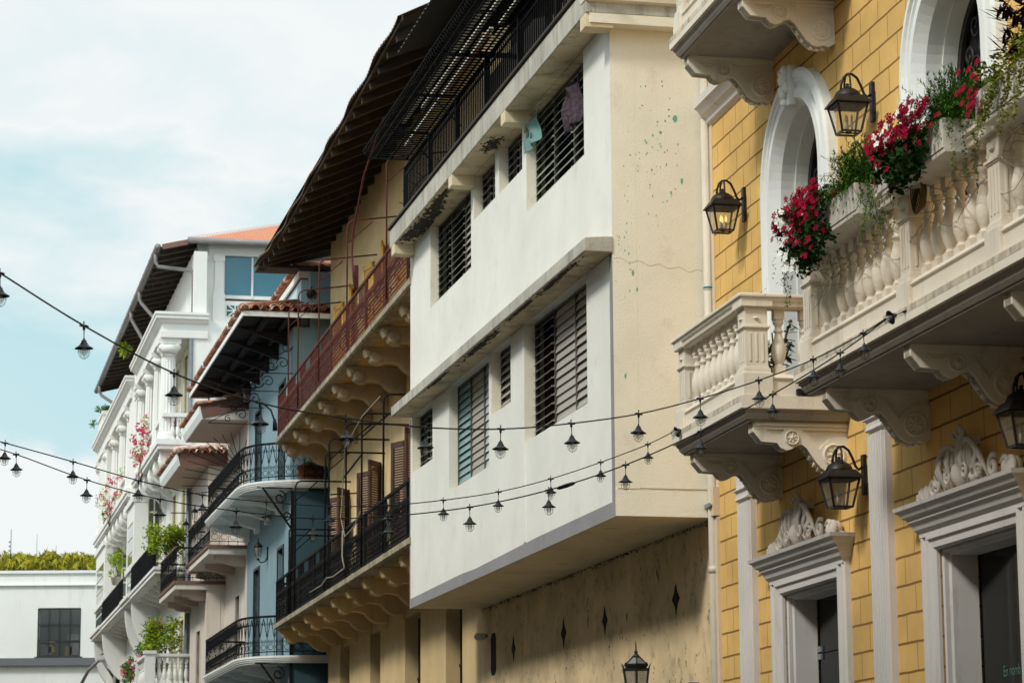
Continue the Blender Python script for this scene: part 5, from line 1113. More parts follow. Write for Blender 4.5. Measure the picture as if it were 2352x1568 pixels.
for u0, u1 in ((.2, 9.9), (13.4, 24.1)):
    m = MB(); m.sweep([(o, 9.47 + d) for o, d in [(0, 0), (.04, .03), (.04, .12), (.08, .15), (.08, .24), (-.4, .24), (-.4, 0)]], [(u0, 0), (u0, 1.0), (u1, 1.0), (u1, 0)]); m.box(u0 + .1, u1, 0, .7, 9.474, 9.7); s = m.build('balcony', M_ow, Oh)
    m = MB(); m.box(u0 + .05, u1 - .05, .99, 1.01, 10.55, 10.60); m.box(u0 + .05, u1 - .05, .99, 1.01, 9.78, 9.80); u = u0 + .1
    while u < u1: m.box(u - .008, u + .008, .99, 1.01, 9.7, 10.55); u += .11
    if u0 < 1: iron_panel(m, (u0 + .05, .0), (u0 + .05, 1.0), 9.7, 10.55)
    m.build('railing', M_black, s)
    u = u0 + .8
    while u < u1 - .4:
        m = MB(); m.ext([(.75, 9.47), (.75, 9.33), (.55, 9.26), (.3, 9.2), (.1, 9.12), (0, 9.12), (0, 9.47)], 'x', u - .12, u + .12); m.build('bracket', M_ow, s); u += 1.5
# top storey seen from its end: paired pilasters, curtained window, pierced parapet
m = MB(); m.box(.5, 2.3, -9, -.95, 17.4, 18.15); m.box(.5, 28, -.96, -.18, 17.4, 17.9); m.box(.5, 2.3, -9, -.16, 19.62, 20.0); m.box(.52, .8, -.96, -.16, 17.4, 19.63); m.box(.5, 28, -.5, -.16, 19.5, 20.0); ts = m.build('top_storey_wall', M_ow, Oh)
for w in (-.30, -.83, -3.4, -5.2):
    m = MB(); m.box(.46, .74, w - .14, w + .14, 17.4, 19.62); m.box(.42, .78, w - .19, w + .19, 17.4, 18.35); m.box(.43, .77, w - .18, w + .18, 19.40, 19.62); m.box(.45, .75, w - .16, w + .16, 18.35, 18.5); m.build('pilaster', M_ow, ts)
for u in (3.2, 6.0, 8.8, 11.6, 14.4, 17.2, 20, 22.8): 
    m = MB(); m.box(u - .15, u + .15, -.45, -.17, 17.4, 19.6); m.box(u - .2, u + .2, -.5, -.12, 19.3, 19.55); m.build('pilaster', M_ow, ts)
m = MB(); m.box(.62, .66, -3.3, -.96, 18.25, 18.36); m.box(.6, .68, -1.02, -.96, 18.3, 19.6); m.box(.6, .68, -1.93, -1.87, 18.3, 19.6); m.box(.6, .68, -3.3, -3.2, 18.3, 19.6); f = m.build('window', M_ow, ts)
m = MB(); m.box(.66, .67, -3.3, -.97, 18.3, 19.62); m.build('pane', glassm('blue_window_glass', (.02, .14, .20), .05, .9), f)
m = MB(); q = []
for i in range(60): q += [(.78 + .03 * math.sin(i * 1.1), -1.0 - .8 * i / 59, 18.3), (.78 + .03 * math.sin(i * 1.1), -1.0 - .8 * i / 59, 19.6)]
m.add(q, [(2 * i, 2 * i + 1, 2 * i + 3, 2 * i + 2) for i in range(59)], True); m.build('curtain', base('pale_curtain', (.35, .50, .52), .9)[0], f, fix=False)
for w in (-1.35, -2.1, -2.85):
    m = MB(); a = .26; c_ = 17.83
    m.box(.478, .49, w - a, w + a, c_ - .17, c_ + .17); o = m.build('pierced_panel', base('teal_panel_glass', (.03, .10, .11), .4)[0] if w > -1.5 else MATS['teal_panel_glass'], ts)  # plain dark teal plate behind the parapet lattice
    m = MB()
    for k in range(4): an = R(45 * k); dy, dz = math.cos(an) * a * (1 if k % 2 == 0 else 1.1), math.sin(an) * .17 * (1 if k % 2 == 0 else 1.3); m.bar((.47, w - dy, c_ - dz), (.47, w + dy, c_ + dz), .035)
    m.build('lattice', M_ow, o)
# eave, gutter, roof
m = MB(); m.add([(0.1, 1.05, 19.72), (28.5, 1.05, 19.72), (28.5, -.3, 20.05), (.6, -.3, 20.05)], [(0, 1, 2, 3)]); m.add([(.6, -.3, 20.0), (.2, .1, 19.9), (.2, -9, 19.9), (.6, -9, 20.0)], [(0, 1, 2, 3)]); ev_ = m.build('roof_boarding', M_raft, Oh, fix=False)
m = MB(); m.add([(.55, 1.0, 19.80), (.05, .18, 19.98), (28.6, 1.0, 19.80), (28.6, -6, 22.55), (6.5, -6, 22.55), (.05, -9, 19.98), (6.5, -9, 22.55)], [(0, 2, 3, 4, 1), (1, 4, 6, 5)]); rf = m.build('roof', M_orange, Oh, fix=False)
m = MB(); y = .15
while y > -9: L = min(6.4, .6 - y); m.tube([(.04, y, 19.985), (.04 + L, y, 19.985 + L * .399)], .016, 4); y -= .09
m.build('roof_ribs', M_orange, rf)
for i in range(30):
    u = .9 + i * .93; m = MB(); m.add([(u - .05, 1.0, 19.60), (u + .05, 1.0, 19.60), (u + .05, 1.0, 19.74), (u - .05, 1.0, 19.74), (u - .05, -.18, 19.9), (u + .05, -.18, 19.9), (u + .05, -.18, 20.05), (u - .05, -.18, 20.05)], [(0, 1, 2, 3), (0, 4, 5, 1), (1, 5, 6, 2), (3, 7, 4, 0)]); m.build('rafter', M_raft, ev_)
M_gut = metalp('gutter_metal', (.20, .19, .19), .5, rust=(.30, .28, .26))
m = MB(); m.tube([(0.2, 1.13, 19.74), (28.5, 1.13, 19.74)], .10, 10); m.tube([(.0, .22, 19.95), (.0, -9, 19.95)], .10, 10); g_ = m.build('gutter', M_gut, Oh)
for i in range(26): 
    m = MB(); u = .3 + i * 1.12; m.tube([(u, 1.13, 19.74), (u + .05, 1.13, 19.74)], .108, 10); m.build('gutter_joint', M_gut, g_)
m = MB(); m.bar((.1, 1.0, 19.72), (.05, .2, 19.9), .03, .16); m.build('barge_board', M_bredge, Oh)
for u, u2, w2, z2 in ((.9, .35, -.02, 18.9), (7.0, 5.5, .2, 17.8), (10.5, 9.4, .3, 17.6), (26.5, 25, .2, 18.3)):
    m = MB(); m.tube([(u, 1.13, 19.66), (u, 1.13, 19.40), (u, 1.05, 19.25), (u2, w2 + .08, z2 + .15), (u2, w2, z2), (u2, w2, z2 - 1.45)], .065, 8); m.build('downpipe', M_gut, Oh)
m = MB(); m.tube([(.0, .06, 0), (0, .06, 16.8)], .07, 8); m.build('downpipe', metalp('blue_grey_pipe', (.16, .18, .20), .5), Oh)
# terrace balustrade low down
m = MB(); m.sweep([(0, 5.9), (.05, 5.93), (.05, 6.1), (-.4, 6.1), (-.4, 5.9)], [(-.25, -.1), (-.25, 1.3), (7.5, 1.3)]); m.box(-.2, 7.4, 0, 1.2, 5.92, 6.08); s = m.build('terrace', M_ow, Oh)
m = MB()
for i in range(7): baluster_pos(m, -.13, .06 + i * .165, 6.1, .80, 10)
for i in range(26): baluster_pos(m, .25 + i * .28, 1.18, 6.1, .80, 8)
m.build('balusters', M_ow, s)
m = MB(); m.sweep([(0, 6.92), (.03, 6.95), (.03, 7.03), (-.26, 7.03), (-.26, 6.92)], [(-.23, -.1), (-.23, 1.28), (7.5, 1.28)]); m.build('handrail', M_ow, s)
m = MB(); wpost(m, -.12, 1.17, 6.1, 7.12, .15); wpost(m, 3.2, 1.17, 6.1, 7.12, .15); m.build('post', M_ow, s)
for k, z in enumerate((12.35, 11.6, 6.6, 5.9)):
    m = MB(); m.bar((.0, 0, z - 1), (.0, .6, z - 1), .03); m.build('iron_peg', M_black, Oh)
# ---------------- plants on the ornate house
def shrub(name, F, u, w, z, r_, n, s, lab, leafmat, cat='plant', grp=None, stem=.3, flowers=0, seed=1, droop=0, pot=True, fs=.09):
    o = froot(name, F, u, w, z); tag(o, lab, cat, grp); rn = random.Random(seed)
    m = MB()
    if pot: m.lathe([(.14, 0), (.20, .28), (.22, .30)], (0, 0, 0), 10); m.build('pot', M_conc, o); m = MB()
    for i in range(4): m.tube([(0, 0, .25 if pot else 0), (rn.uniform(-.1, .1), rn.uniform(-.1, .1), stem), (rn.uniform(-.6, .6) * r_[0], rn.uniform(-.6, .6) * r_[1], stem + r_[2] * rn.uniform(.6, 1.4))], [.02, .014, .006], 5)
    m.build('stem', M_wood, o)
    m = MB(); leaves(m, (0, 0, stem + r_[2]), r_, n, s, rn, droop=droop); m.build('foliage', leafmat, o, fix=False)
    if flowers:
        m = MB()
        for _ in range(flowers):
            d = Vector((rn.gauss(0, 1), rn.gauss(0, 1), rn.gauss(0, 1))).normalized() * rn.uniform(.4, 1.05); leaves(m, (d.x * r_[0], d.y * r_[1], stem + r_[2] * (1 + d.z)), (.09, .09, .09), 9, fs, rn, flat=.8, clumps=[(Vector((d.x * r_[0], d.y * r_[1], stem + r_[2] * (1 + d.z))), 1)])
        m.build('flowers', M_bough, o, fix=False)
    return o
def at_plane(F, X, Y, w): u, z = F.hw(X / 1.7415, Y / 1.7415, w); return u, z
w_, z_ = FW.hu(665 / 1.7415, 2260 / 1.7415, .4); shrub('potted_shrub', FW, .4, w_, z_ - .55, (.45, .62, .55), 2600, .10, 'bright green shrub behind the black railing of the ornate house balcony', M_leafy, seed=3, stem=.75)
w_, z_ = FW.hu(650 / 1.7415, 2650 / 1.7415, .5); shrub('potted_shrub', FW, .5, w_, z_ - .3, (.5, .60, .55), 2600, .10, 'bright green shrub above the white balustrade at the bottom left', M_leafy, seed=5, stem=.6, flowers=6)
shrub('potted_shrub', FW, 3.2, .95, 6.15, (1.6, .35, .55), 2200, .09, 'dark green shrub with pink flowers sprawling along the low white balustrade', M_leafd, seed=7, stem=.4, flowers=26, pot=False)
shrub('bougainvillea', FW, 6.0, 1.2, 6.15, (1.9, .28, .42), 1500, .09, 'pink flowering bougainvillea at the far end of the low balustrade', M_leafd, seed=17, stem=.3, flowers=30, pot=False)
u_, z_ = at_plane(FW, 565, 1830, 1.05); shrub('bougainvillea', FW, u_, 1.05, z_ - .75, (1.7, .35, .95), 420, .08, 'sparse bougainvillea with bright pink flowers on the upper balcony of the ornate house', M_leafy, 'plant', None, seed=9, stem=.2, flowers=62, pot=False)
u_, z_ = at_plane(FW, 440, 2030, 1.15); shrub('bougainvillea', FW, u_, 1.15, z_ - .7, (3.2, .45, .9), 420, .08, 'thin trailing bougainvillea at the far end of the upper balcony', M_leafy, 'plant', None, seed=10, stem=.2, flowers=30, pot=False, droop=.6)
u_, z_ = at_plane(FW, 465, 2275, .8); shrub('potted_shrub', FW, u_, .8, z_ - .6, (1.0, .3, .45), 700, .10, 'small light green shrub on the farther black railed balcony', M_leafy, seed=11, stem=.4)
u_, z_ = at_plane(FW, 410, 1660, .9); shrub('potted_shrub', FW, u_, .9, z_ - .5, (1.8, .4, .35), 420, .12, 'wispy green plant on the roof corner of the ornate house', M_leafd, seed=12, stem=.2, pot=False)
u_, z_ = at_plane(FW, 500, 1400, .9); shrub('potted_shrub', FW, u_, .8, z_ - .3, (.7, .3, .3), 260, .14, 'small fern between the roof pedestal and the dark eave', M_leafy, seed=13, stem=.1, pot=False)
u_, z_ = at_plane(FW, 425, 2080, 1.0); shrub('potted_shrub', FW, u_, 1.0, z_ - .3, (.6, .2, .35), 240, .09, 'little dark green plant hanging below the far trailing bougainvillea', M_leafd, seed=14, stem=.1, pot=False)
w_, z_ = FW.hu(725 / 1.7415, 1700 / 1.7415, .3); shrub('bougainvillea', FW, .3, w_, z_ - .45, (.2, .3, .4), 240, .07, 'bougainvillea sprig behind the white balusters next to the nearest column', M_leafy, seed=15, stem=.1, flowers=7, pot=False)
for (X_, Y_, lab) in ((757, 2112, 'small black lantern on a scrolled arm, left of the brown edged balcony'), (793, 2062, 'small black lantern above the brown handrail, right of its twin')):
    w_, z_ = FA.hu(X_ / 1.7415, Y_ / 1.7415, 5.0 if X_ > 780 else 7.0); small_lantern(FA, 5.0 if X_ > 780 else 7.0, w_ - .12, z_, 1.0, lab)
# ================================================= plain white building closing the street
YB = 118.0
def fpt(X, Y, d=YB): p = atY(X / 1.7415, Y / 1.7415, d); return p.x, p.z
x0, zt_ = fpt(-10, 2293); x1, _ = fpt(398, 2300); zb_ = fpt(0, 2632)[1]; zb2 = fpt(0, 2662)[1]
Fh = empty('plain_white_building', (x0, YB, 0)); tag(Fh, 'plain white flat roofed building with one big grid window and a grey band', 'building')
LX = 9.0; X0 = -14.0
wx0, wz1 = fpt(154, 2433); wx1, _ = fpt(323, 2433); wz0 = fpt(154, 2625)[1]; wx0 -= x0; wx1 -= x0
m = wall_mb(X0, LX, 0, zt_, -.5, 0, [(wx0, wx1, wz0, wz1)])
m.v = [(v[0], -v[1], v[2]) for v in m.v]; m.build('wall', G('far_white_paint', (.80, .80, .76), var=.05, dirt=(.5, .48, .42), dirt_amt=.2, streak=1, scale=.5), Fh)
m = MB(); m.box(X0, LX, -.12, 0, zt_ - .55, zt_ - .50); m.box(X0, LX, -.10, 0, zt_ - .0, zt_ + .12); m.build('parapet', M_white, Fh)
m = MB(); m.box(X0, LX, -.25, 0, zb2, zb_); m.build('grey_band', base('grey_band_far', (.13, .14, .155), .7)[0], Fh)
m = MB(); n = 4
for i in range(n + 1): x = wx0 + (wx1 - wx0) * i / n; m.box(x - .022, x + .022, -.0, .06, wz0, wz1)
for i in range(4): z = wz0 + (wz1 - wz0) * (i / 3); m.box(wx0, wx1, -.0, .06, z - .03, z + .03)
m.box(wx0 - .12, wx1 + .12, -.05, .0, wz0 - .08, wz0 - .0)
f = m.build('window', base('dark_window_frame', (.03, .03, .03), .5)[0], Fh); m = MB(); m.box(wx0, wx1, .07, .08, wz0, wz1); m.build('pane', clear_glass('far_pane_glass', .30, (.06, .07, .075)), f)
m = MB(); m.box(wx0 - .3, wx1 + .3, 1.6, 1.7, wz0 - .3, wz1 + .3); m.build('room_back_wall', base('dim_room', (.20, .21, .20), .9)[0], f)
for i, (a, b, c_, d, col) in enumerate([(.02, .35, .30, .36, (.45, .46, .42)), (.02, .3, .05, .27, (.35, .36, .34)), (.20, .36, .10, .22, (.55, .32, .05)), (.62, .78, .0, .22, (.38, .26, .16)), (.68, 1.0, .36, .48, (.42, .44, .40)), (.70, 1.0, .05, .30, (.38, .40, .38))]):
    m = MB(); m.box(wx0 + (wx1 - wx0) * a, wx0 + (wx1 - wx0) * b, .4, .9, wz0 + (wz1 - wz0) * c_, wz0 + (wz1 - wz0) * d); m.build('stored_box', base('stored_box_%d' % i, col, .8)[0], f)
# palm shrubs on the roof
M_palm = leafm('yellow_green_palm', (.25, .24, .02), (.46, .38, .04)); M_palmd = leafm('deep_palm', (.05, .08, .01), (.16, .16, .02))
def palm(X, Y, hgt, wid, lab, seed):
    wid *= .8; hgt *= .88
    x, z = fpt(X, 2290); o = empty('palm_shrub', (x, YB + 1.2, zt_)); tag(o, lab, 'plant', 'palm shrubs on the far roof'); rn = random.Random(seed); m = MB(); m2 = MB(); ms = MB()
    for i in range(int(34 * wid)):
        a = rn.random() * 6.28; L = hgt * rn.uniform(.8, 1.5); el = R(rn.uniform(35, 88)); b0 = Vector((rn.uniform(-wid, wid) * .55, rn.uniform(-.25, .25), 0)); pts = []
        for k in range(10): t = k / 9; pts.append(b0 + Vector((math.cos(a) * math.cos(el) * L * t * (1 + .5 * t), math.sin(a) * .5 * L * t * .5, L * (math.sin(el) * t - .55 * t * t * t))))
        ms.tube(pts[:7], [.03, .025, .02, .016, .012, .01, .008], 4)
        for k in range(3, 10):
            d = (pts[k] - pts[k - 1]).normalized(); sd = d.cross(Vector((0, 1, .2))).normalized()
            for j in range(3):
                p = pts[k - 1].lerp(pts[k], j / 3)
                for sg in (-1, 1):
                    l = rn.uniform(.14, .28); q = p + sd * sg * l * .55 + d * l * .9 - Vector((0, 0, l * .2)); n_ = (q - p).cross(Vector((0, 1, 0))).normalized() * .022; (m if rn.random() < .75 else m2).add([p - n_, p + n_, q], [(0, 1, 2)])
    for i in range(int(420 * wid)):
        p = Vector((rn.uniform(-wid, wid) * .66, rn.uniform(-.3, .3), rn.random() ** 1.7 * hgt * .62)); d = Vector((rn.gauss(0, .8), rn.gauss(0, .5), 1)).normalized(); sd = Vector((-d.z, 0, d.x)) * .028; (m2 if rn.random() < .6 else m).add([p - sd, p + sd, p + d * rn.uniform(.15, .3)], [(0, 1, 2)])
    ms.build('stems', M_palmd, o); m.build('fronds', M_palm, o, fix=False); m2.build('inner_fronds', M_palmd, o, fix=False)
for i, (X, h, w, lab) in enumerate([(5, 1.75, .8, 'yellow green palm shrub cut by the left edge on the far white roof'), (62, 1.6, 1.0, 'bushy yellow green palm shrub second from the left on the far white roof'), (102, 1.55, .45, 'thin arching palm shrub between two bushy ones on the far roof'), (190, 1.7, 1.45, 'widest yellow green palm shrub in the middle of the far roof row'), (292, 1.65, 1.1, 'bushy palm shrub right of the widest one on the far roof'), (378, 1.35, .7, 'small palm shrub beside the ornate white house corner')]): palm(X, 0, h, w, lab, 20 + i)
for i, (X, Y, lab) in enumerate([(20, 2100, 'tallest thin antenna mast above the far white roof'), (125, 2120, 'thin antenna mast between the palm shrubs'), (202, 2165, 'short faint antenna mast above the widest palm shrub'), (335, 2210, 'thin antenna mast left of the smallest palm shrub')]):
    x, z = fpt(X, Y); o = empty('antenna_mast', (x, YB + 1.5, zt_)); tag(o, lab, 'antenna', 'antenna masts on the far roof'); m = MB(); h = z - zt_; m.tube([(0, 0, 0), (0, 0, h)], [.035, .02] if i == 0 else [.02, .012], 5)
    if i == 0:
        for k in range(5): m.box(-.09, .02, -.02, .02, h * (.35 + .09 * k), h * (.35 + .09 * k) + .08)
    m.build('mast', M_greym, o)
# small tiled bay at its foot
xa, za = fpt(395, 2630, 108); xb, _ = fpt(470, 2630, 108); o = empty('tiled_porch', (xa, 108, za)); tag(o, 'small white porch with clay tiles and grey gutter below the ornate white house', 'porch')
m = MB(); m.box(.3, xb - xa + .4, .2, 4, -8, -.3); m.ext([(.25, -.3), (.1, -.15), (xb - xa + .1, -.15), (xb - xa + .1, -1.3), (.95, -1.0), (.5, -.6)], 'y', .1, .3); m.build('wall', M_ow, o)
m = MB(); m.tube([(-1.0, 1.5, -1.1), (-.5, .6, -.45), (0, .0, -.1), (.9, 0, 0), (xb - xa, 0, 0)], .07, 8); m.tube([(xb - xa - .1, 0, 0), (xb - xa - .1, 0, -2.5)], .06, 8); m.build('gutter', M_gut, o)
m = MB()
for i in range(7): tiles(m, (.15 + i * .2, .1, .08), (.15, 1, .35), 1.2, r_=.1)
m.build('roof', M_tile, o, fix=False)
# ================================================= string lights across the street
M_rub = base('black_rubber', (.006, .005, .007), .6)[0]; M_shade = base('black_enamel', (.008, .009, .010), .35)[0]
M_bulb = clear_glass('clear_bulb_glass', .35, (.7, .7, .65))
def pendant_proto():
    r_ = empty('pendant_lamp')
    m = MB(); m.tube([(-.035, 0, -.002), (-.018, 0, 0), (.018, 0, 0), (.035, 0, -.002)], [.005, .0085, .0085, .005], 8); m.tube([(0, 0, .0), (0, 0, .012), (.004, 0, .024), (0, 0, .03), (-.005, 0, .024), (-.003, 0, .012)], .0025, 5)
    m.tube([(0, 0, 0), (0, 0, -.022), (0, 0, -.034), (0, 0, -.075), (0, 0, -.092)], [.010, .009, .0035, .003, .0055], 8); m.build('hanger', M_rub, r_)
    m = MB(); m.lathe([(.006, -.082), (.009, -.092), (.017, -.097), (.019, -.110), (.024, -.114), (.026, -.122), (.040, -.134), (.060, -.146), (.0605, -.150), (.040, -.142), (.020, -.130)], (0, 0, 0), 20); m.build('shade', M_shade, r_)
    m = MB(); m.lathe([(.012, -.134), (.013, -.145), (.020, -.160), (.021, -.176), (.016, -.190), (.005, -.196)], (0, 0, 0), 12); m.build('bulb', M_bulb, r_)
    m = MB(); m.tube([(.038 * math.cos(6.283 * i / 14), .038 * math.sin(6.283 * i / 14), -.168) for i in range(14)], .0013, 4, closed=True)
    for k in range(4):
        a = math.pi * k / 4; m.tube([(.038 * s * math.cos(a), .038 * s * math.sin(a), z) for s, z in ((1, -.142), (1.02, -.165), (.95, -.185), (.7, -.203), (.3, -.213), (0, -.215), (-.3, -.213), (-.7, -.203), (-.95, -.185), (-1.02, -.165), (-1, -.142))], .0013, 4)
    m.build('cage', M_shade, r_); return r_
pp = pendant_proto(); ppn = [0]
ORD = ['first', 'second', 'third', 'fourth', 'fifth', 'sixth', 'seventh', 'eighth', 'ninth', 'tenth', 'eleventh', 'twelfth', 'thirteenth']
def string(name, pts, d0, d1, lamps, what, end=None):
    """pts: cable course in the picture with distance running from d0 at x=0 to d1 at the fixing"""
    xe = pts[-1][0]; W = [atY(x, y, d0 + (d1 - d0) * x / xe) for x, y in pts]
    # smooth course: Catmull-Rom through the supports
    fine = []
    for i in range(len(W) - 1):
        p0, p1, p2, p3 = W[max(0, i - 1)], W[i], W[i + 1], W[min(len(W) - 1, i + 2)]
        for k in range(6):
            t = k / 6; fine.append(.5 * ((2 * p1) + (p2 - p0) * t + (2 * p0 - 5 * p1 + 4 * p2 - p3) * t * t + (3 * p1 - p0 - 3 * p2 + p3) * t ** 3))
    fine.append(W[-1])
    o = empty('light_cable', W[0]); tag(o, 'black cable carrying the ' + what + ' of caged pendant lamps across the street', 'cable', 'light cables')
    m = MB(); m.tube([p - W[0] for p in fine], .0058, 6); m.build('cable', M_rub, o)
    for i, k in enumerate(lamps):
        c = pp if ppn[0] == 0 else copy_tree(pp); ppn[0] += 1
        c.location = W[k]; dd = (W[min(k + 1, len(W) - 1)] - W[max(0, k - 1)]); c.rotation_euler = (rnd.uniform(-.04, .04), rnd.uniform(-.04, .04), math.atan2(dd.y, dd.x)); s = 1.0; c.scale = (s, s, s)
        tag(c, 'black caged pendant lamp, %s from the left on the %s' % (ORD[i], what), 'pendant lamp', 'pendant lamps on the ' + what)
    return o, W, fine
s1, W1, F1 = string('a', [(-70, 583), (0, 627), (193, 748), (400, 857), (597, 925), (795, 960), (975, 981), (1150, 985), (1312, 972), (1467, 950), (1608, 915), (1743, 873), (1868, 825), (1983, 765), (2052, 719)], 16.3, 21.3, [1, 2, 3, 4, 5, 6, 7, 8, 9, 10, 11, 12, 13], 'highest string')
s2, W2, F2 = string('b', [(-60, 998), (12, 1017), (168, 1060), (318, 1103), (465, 1136), (612, 1152), (758, 1162), (890, 1160), (1018, 1148), (1145, 1129), (1265, 1099), (1380, 1061), (1488, 1020), (1560, 984)], 24.8, 28.3, [1, 2, 3, 4, 5, 6, 7, 8, 9, 10, 11, 12], 'middle string')
s3, W3, F3 = string('c', [(-60, 1015), (37, 1043), (200, 1102), (368, 1146), (543, 1173), (719, 1190), (891, 1185), (1079, 1164), (1260, 1125), (1437, 1067), (1610, 990), (1775, 905), (1930, 810), (2050, 722)], 25.0, 21.3, [1, 2, 3, 4, 5, 6, 7, 8, 9, 10, 11, 12], 'lowest string')
for p, q, lab in ((W1[-1], W1[-2], 'tilted black caged lamp at the fixing on the long balcony edge'), (W2[-1], W2[-2], 'tilted black caged lamp at the far corner of the small balcony')):
    c = copy_tree(pp); c.location = p; d = (q - p).normalized(); c.location = p + Vector((.02, -.05, .03)); c.rotation_euler = ((Vector((-.75, -.25, -.35))).normalized() * -1).to_track_quat('Z', 'Y').to_euler(); tag(c, lab, 'pendant lamp', 'tilted lamps at the cable fixings')
    c.location = p + Vector((.10, .02, .02))
# splice and hanging plug
i0 = 8; p = W3[i0] * .77 + W3[i0 + 1] * .23 + Vector((0, 0, -.012)); d = (W3[i0 + 1] - W3[i0]).normalized()
m = MB(); m.tube([p - s3.location - d * .09, p - s3.location - d * .07, p - s3.location, p - s3.location + d * .07, p - s3.location + d * .09], [.005, .016, .019, .015, .005], 8); m.build('splice', M_rub, s3)
p = W1[4] - s1.location; m = MB(); m.tube([p, p + Vector((.03, 0, -.01)), p + Vector((.075, 0, -.05)), p + Vector((.10, 0, -.12))], .007, 6); m.tube([p + Vector((.10, 0, -.11)), p + Vector((.103, 0, -.14)), p + Vector((.104, 0, -.19))], [.008, .014, .017], 8); m.build('plug', M_rub, s1)
# ================================================= flower boxes on the long balcony
M_fern = leafm('fern_green', (.025, .085, .012), (.09, .19, .03)); M_red = leafm('crimson_petal', (.15, .002, .012), (.30, .006, .030)); M_pet = leafm('white_petal', (.72, .72, .66), (.82, .82, .78))
M_dleaf = leafm('dark_green_leaf', (.010, .035, .010), (.03, .075, .02)); M_purp = leafm('purple_leaf', (.018, .010, .022), (.045, .02, .04)); M_vine = leafm('olive_vine_leaf', (.09, .13, .02), (.22, .20, .03)); M_boxp = G('white_planter', (.60, .56, .50), var=.08, dirt=(.3, .25, .18), dirt_amt=.2, bump=.1)
def flower(m, p, nrm, s, rn):
    nrm = Vector(nrm).normalized(); a = nrm.cross(Vector((rn.gauss(0, 1), rn.gauss(0, 1), rn.gauss(0, 1)))).normalized(); b = nrm.cross(a); p = Vector(p)
    for k in range(5):
        t = 6.283 * k / 5; d = a * math.cos(t) + b * math.sin(t); e = -a * math.sin(t) + b * math.cos(t)
        m.add([p, p + d * s * .7 + e * s * .38 + nrm * s * .1, p + d * s, p + d * s * .7 - e * s * .38 + nrm * s * .1], [(0, 1, 2, 3)])
def frondy(m, c, R_, n, rn, droop=.5, L=.35):
    """feathery fern sprays: arching stems set with fine needles"""
    c = Vector(c)
    for _ in range(n):
        a = rn.random() * 6.283; b0 = c + Vector((rn.uniform(-1, 1) * R_[0] * .5, rn.uniform(-1, 1) * R_[1] * .5, 0)); l = L * rn.uniform(.6, 1.25); el = rn.uniform(.2, 1.45); pts = []
        for k in range(9): t = k / 8; pts.append(b0 + Vector((math.cos(a) * math.cos(el) * l * t * R_[0] / .3, math.sin(a) * math.cos(el) * l * t * R_[1] / .3, R_[2] / .3 * l * (math.sin(el) * t - droop * t * t))))
        for k in range(1, 9):
            for _j in range(4):
                p = pts[k - 1].lerp(pts[k], rn.random()); d = Vector((rn.gauss(0, 1), rn.gauss(0, 1), rn.gauss(0, .7))).normalized(); q = (pts[k] - pts[k - 1]).normalized(); e = (d + q).normalized(); sd = e.cross(Vector((0, 0, 1))).normalized() * .0055
                l2 = .05 * rn.uniform(.5, 1.1); m.add([p - sd, p + sd, p + e * l2], [(0, 1, 2)])
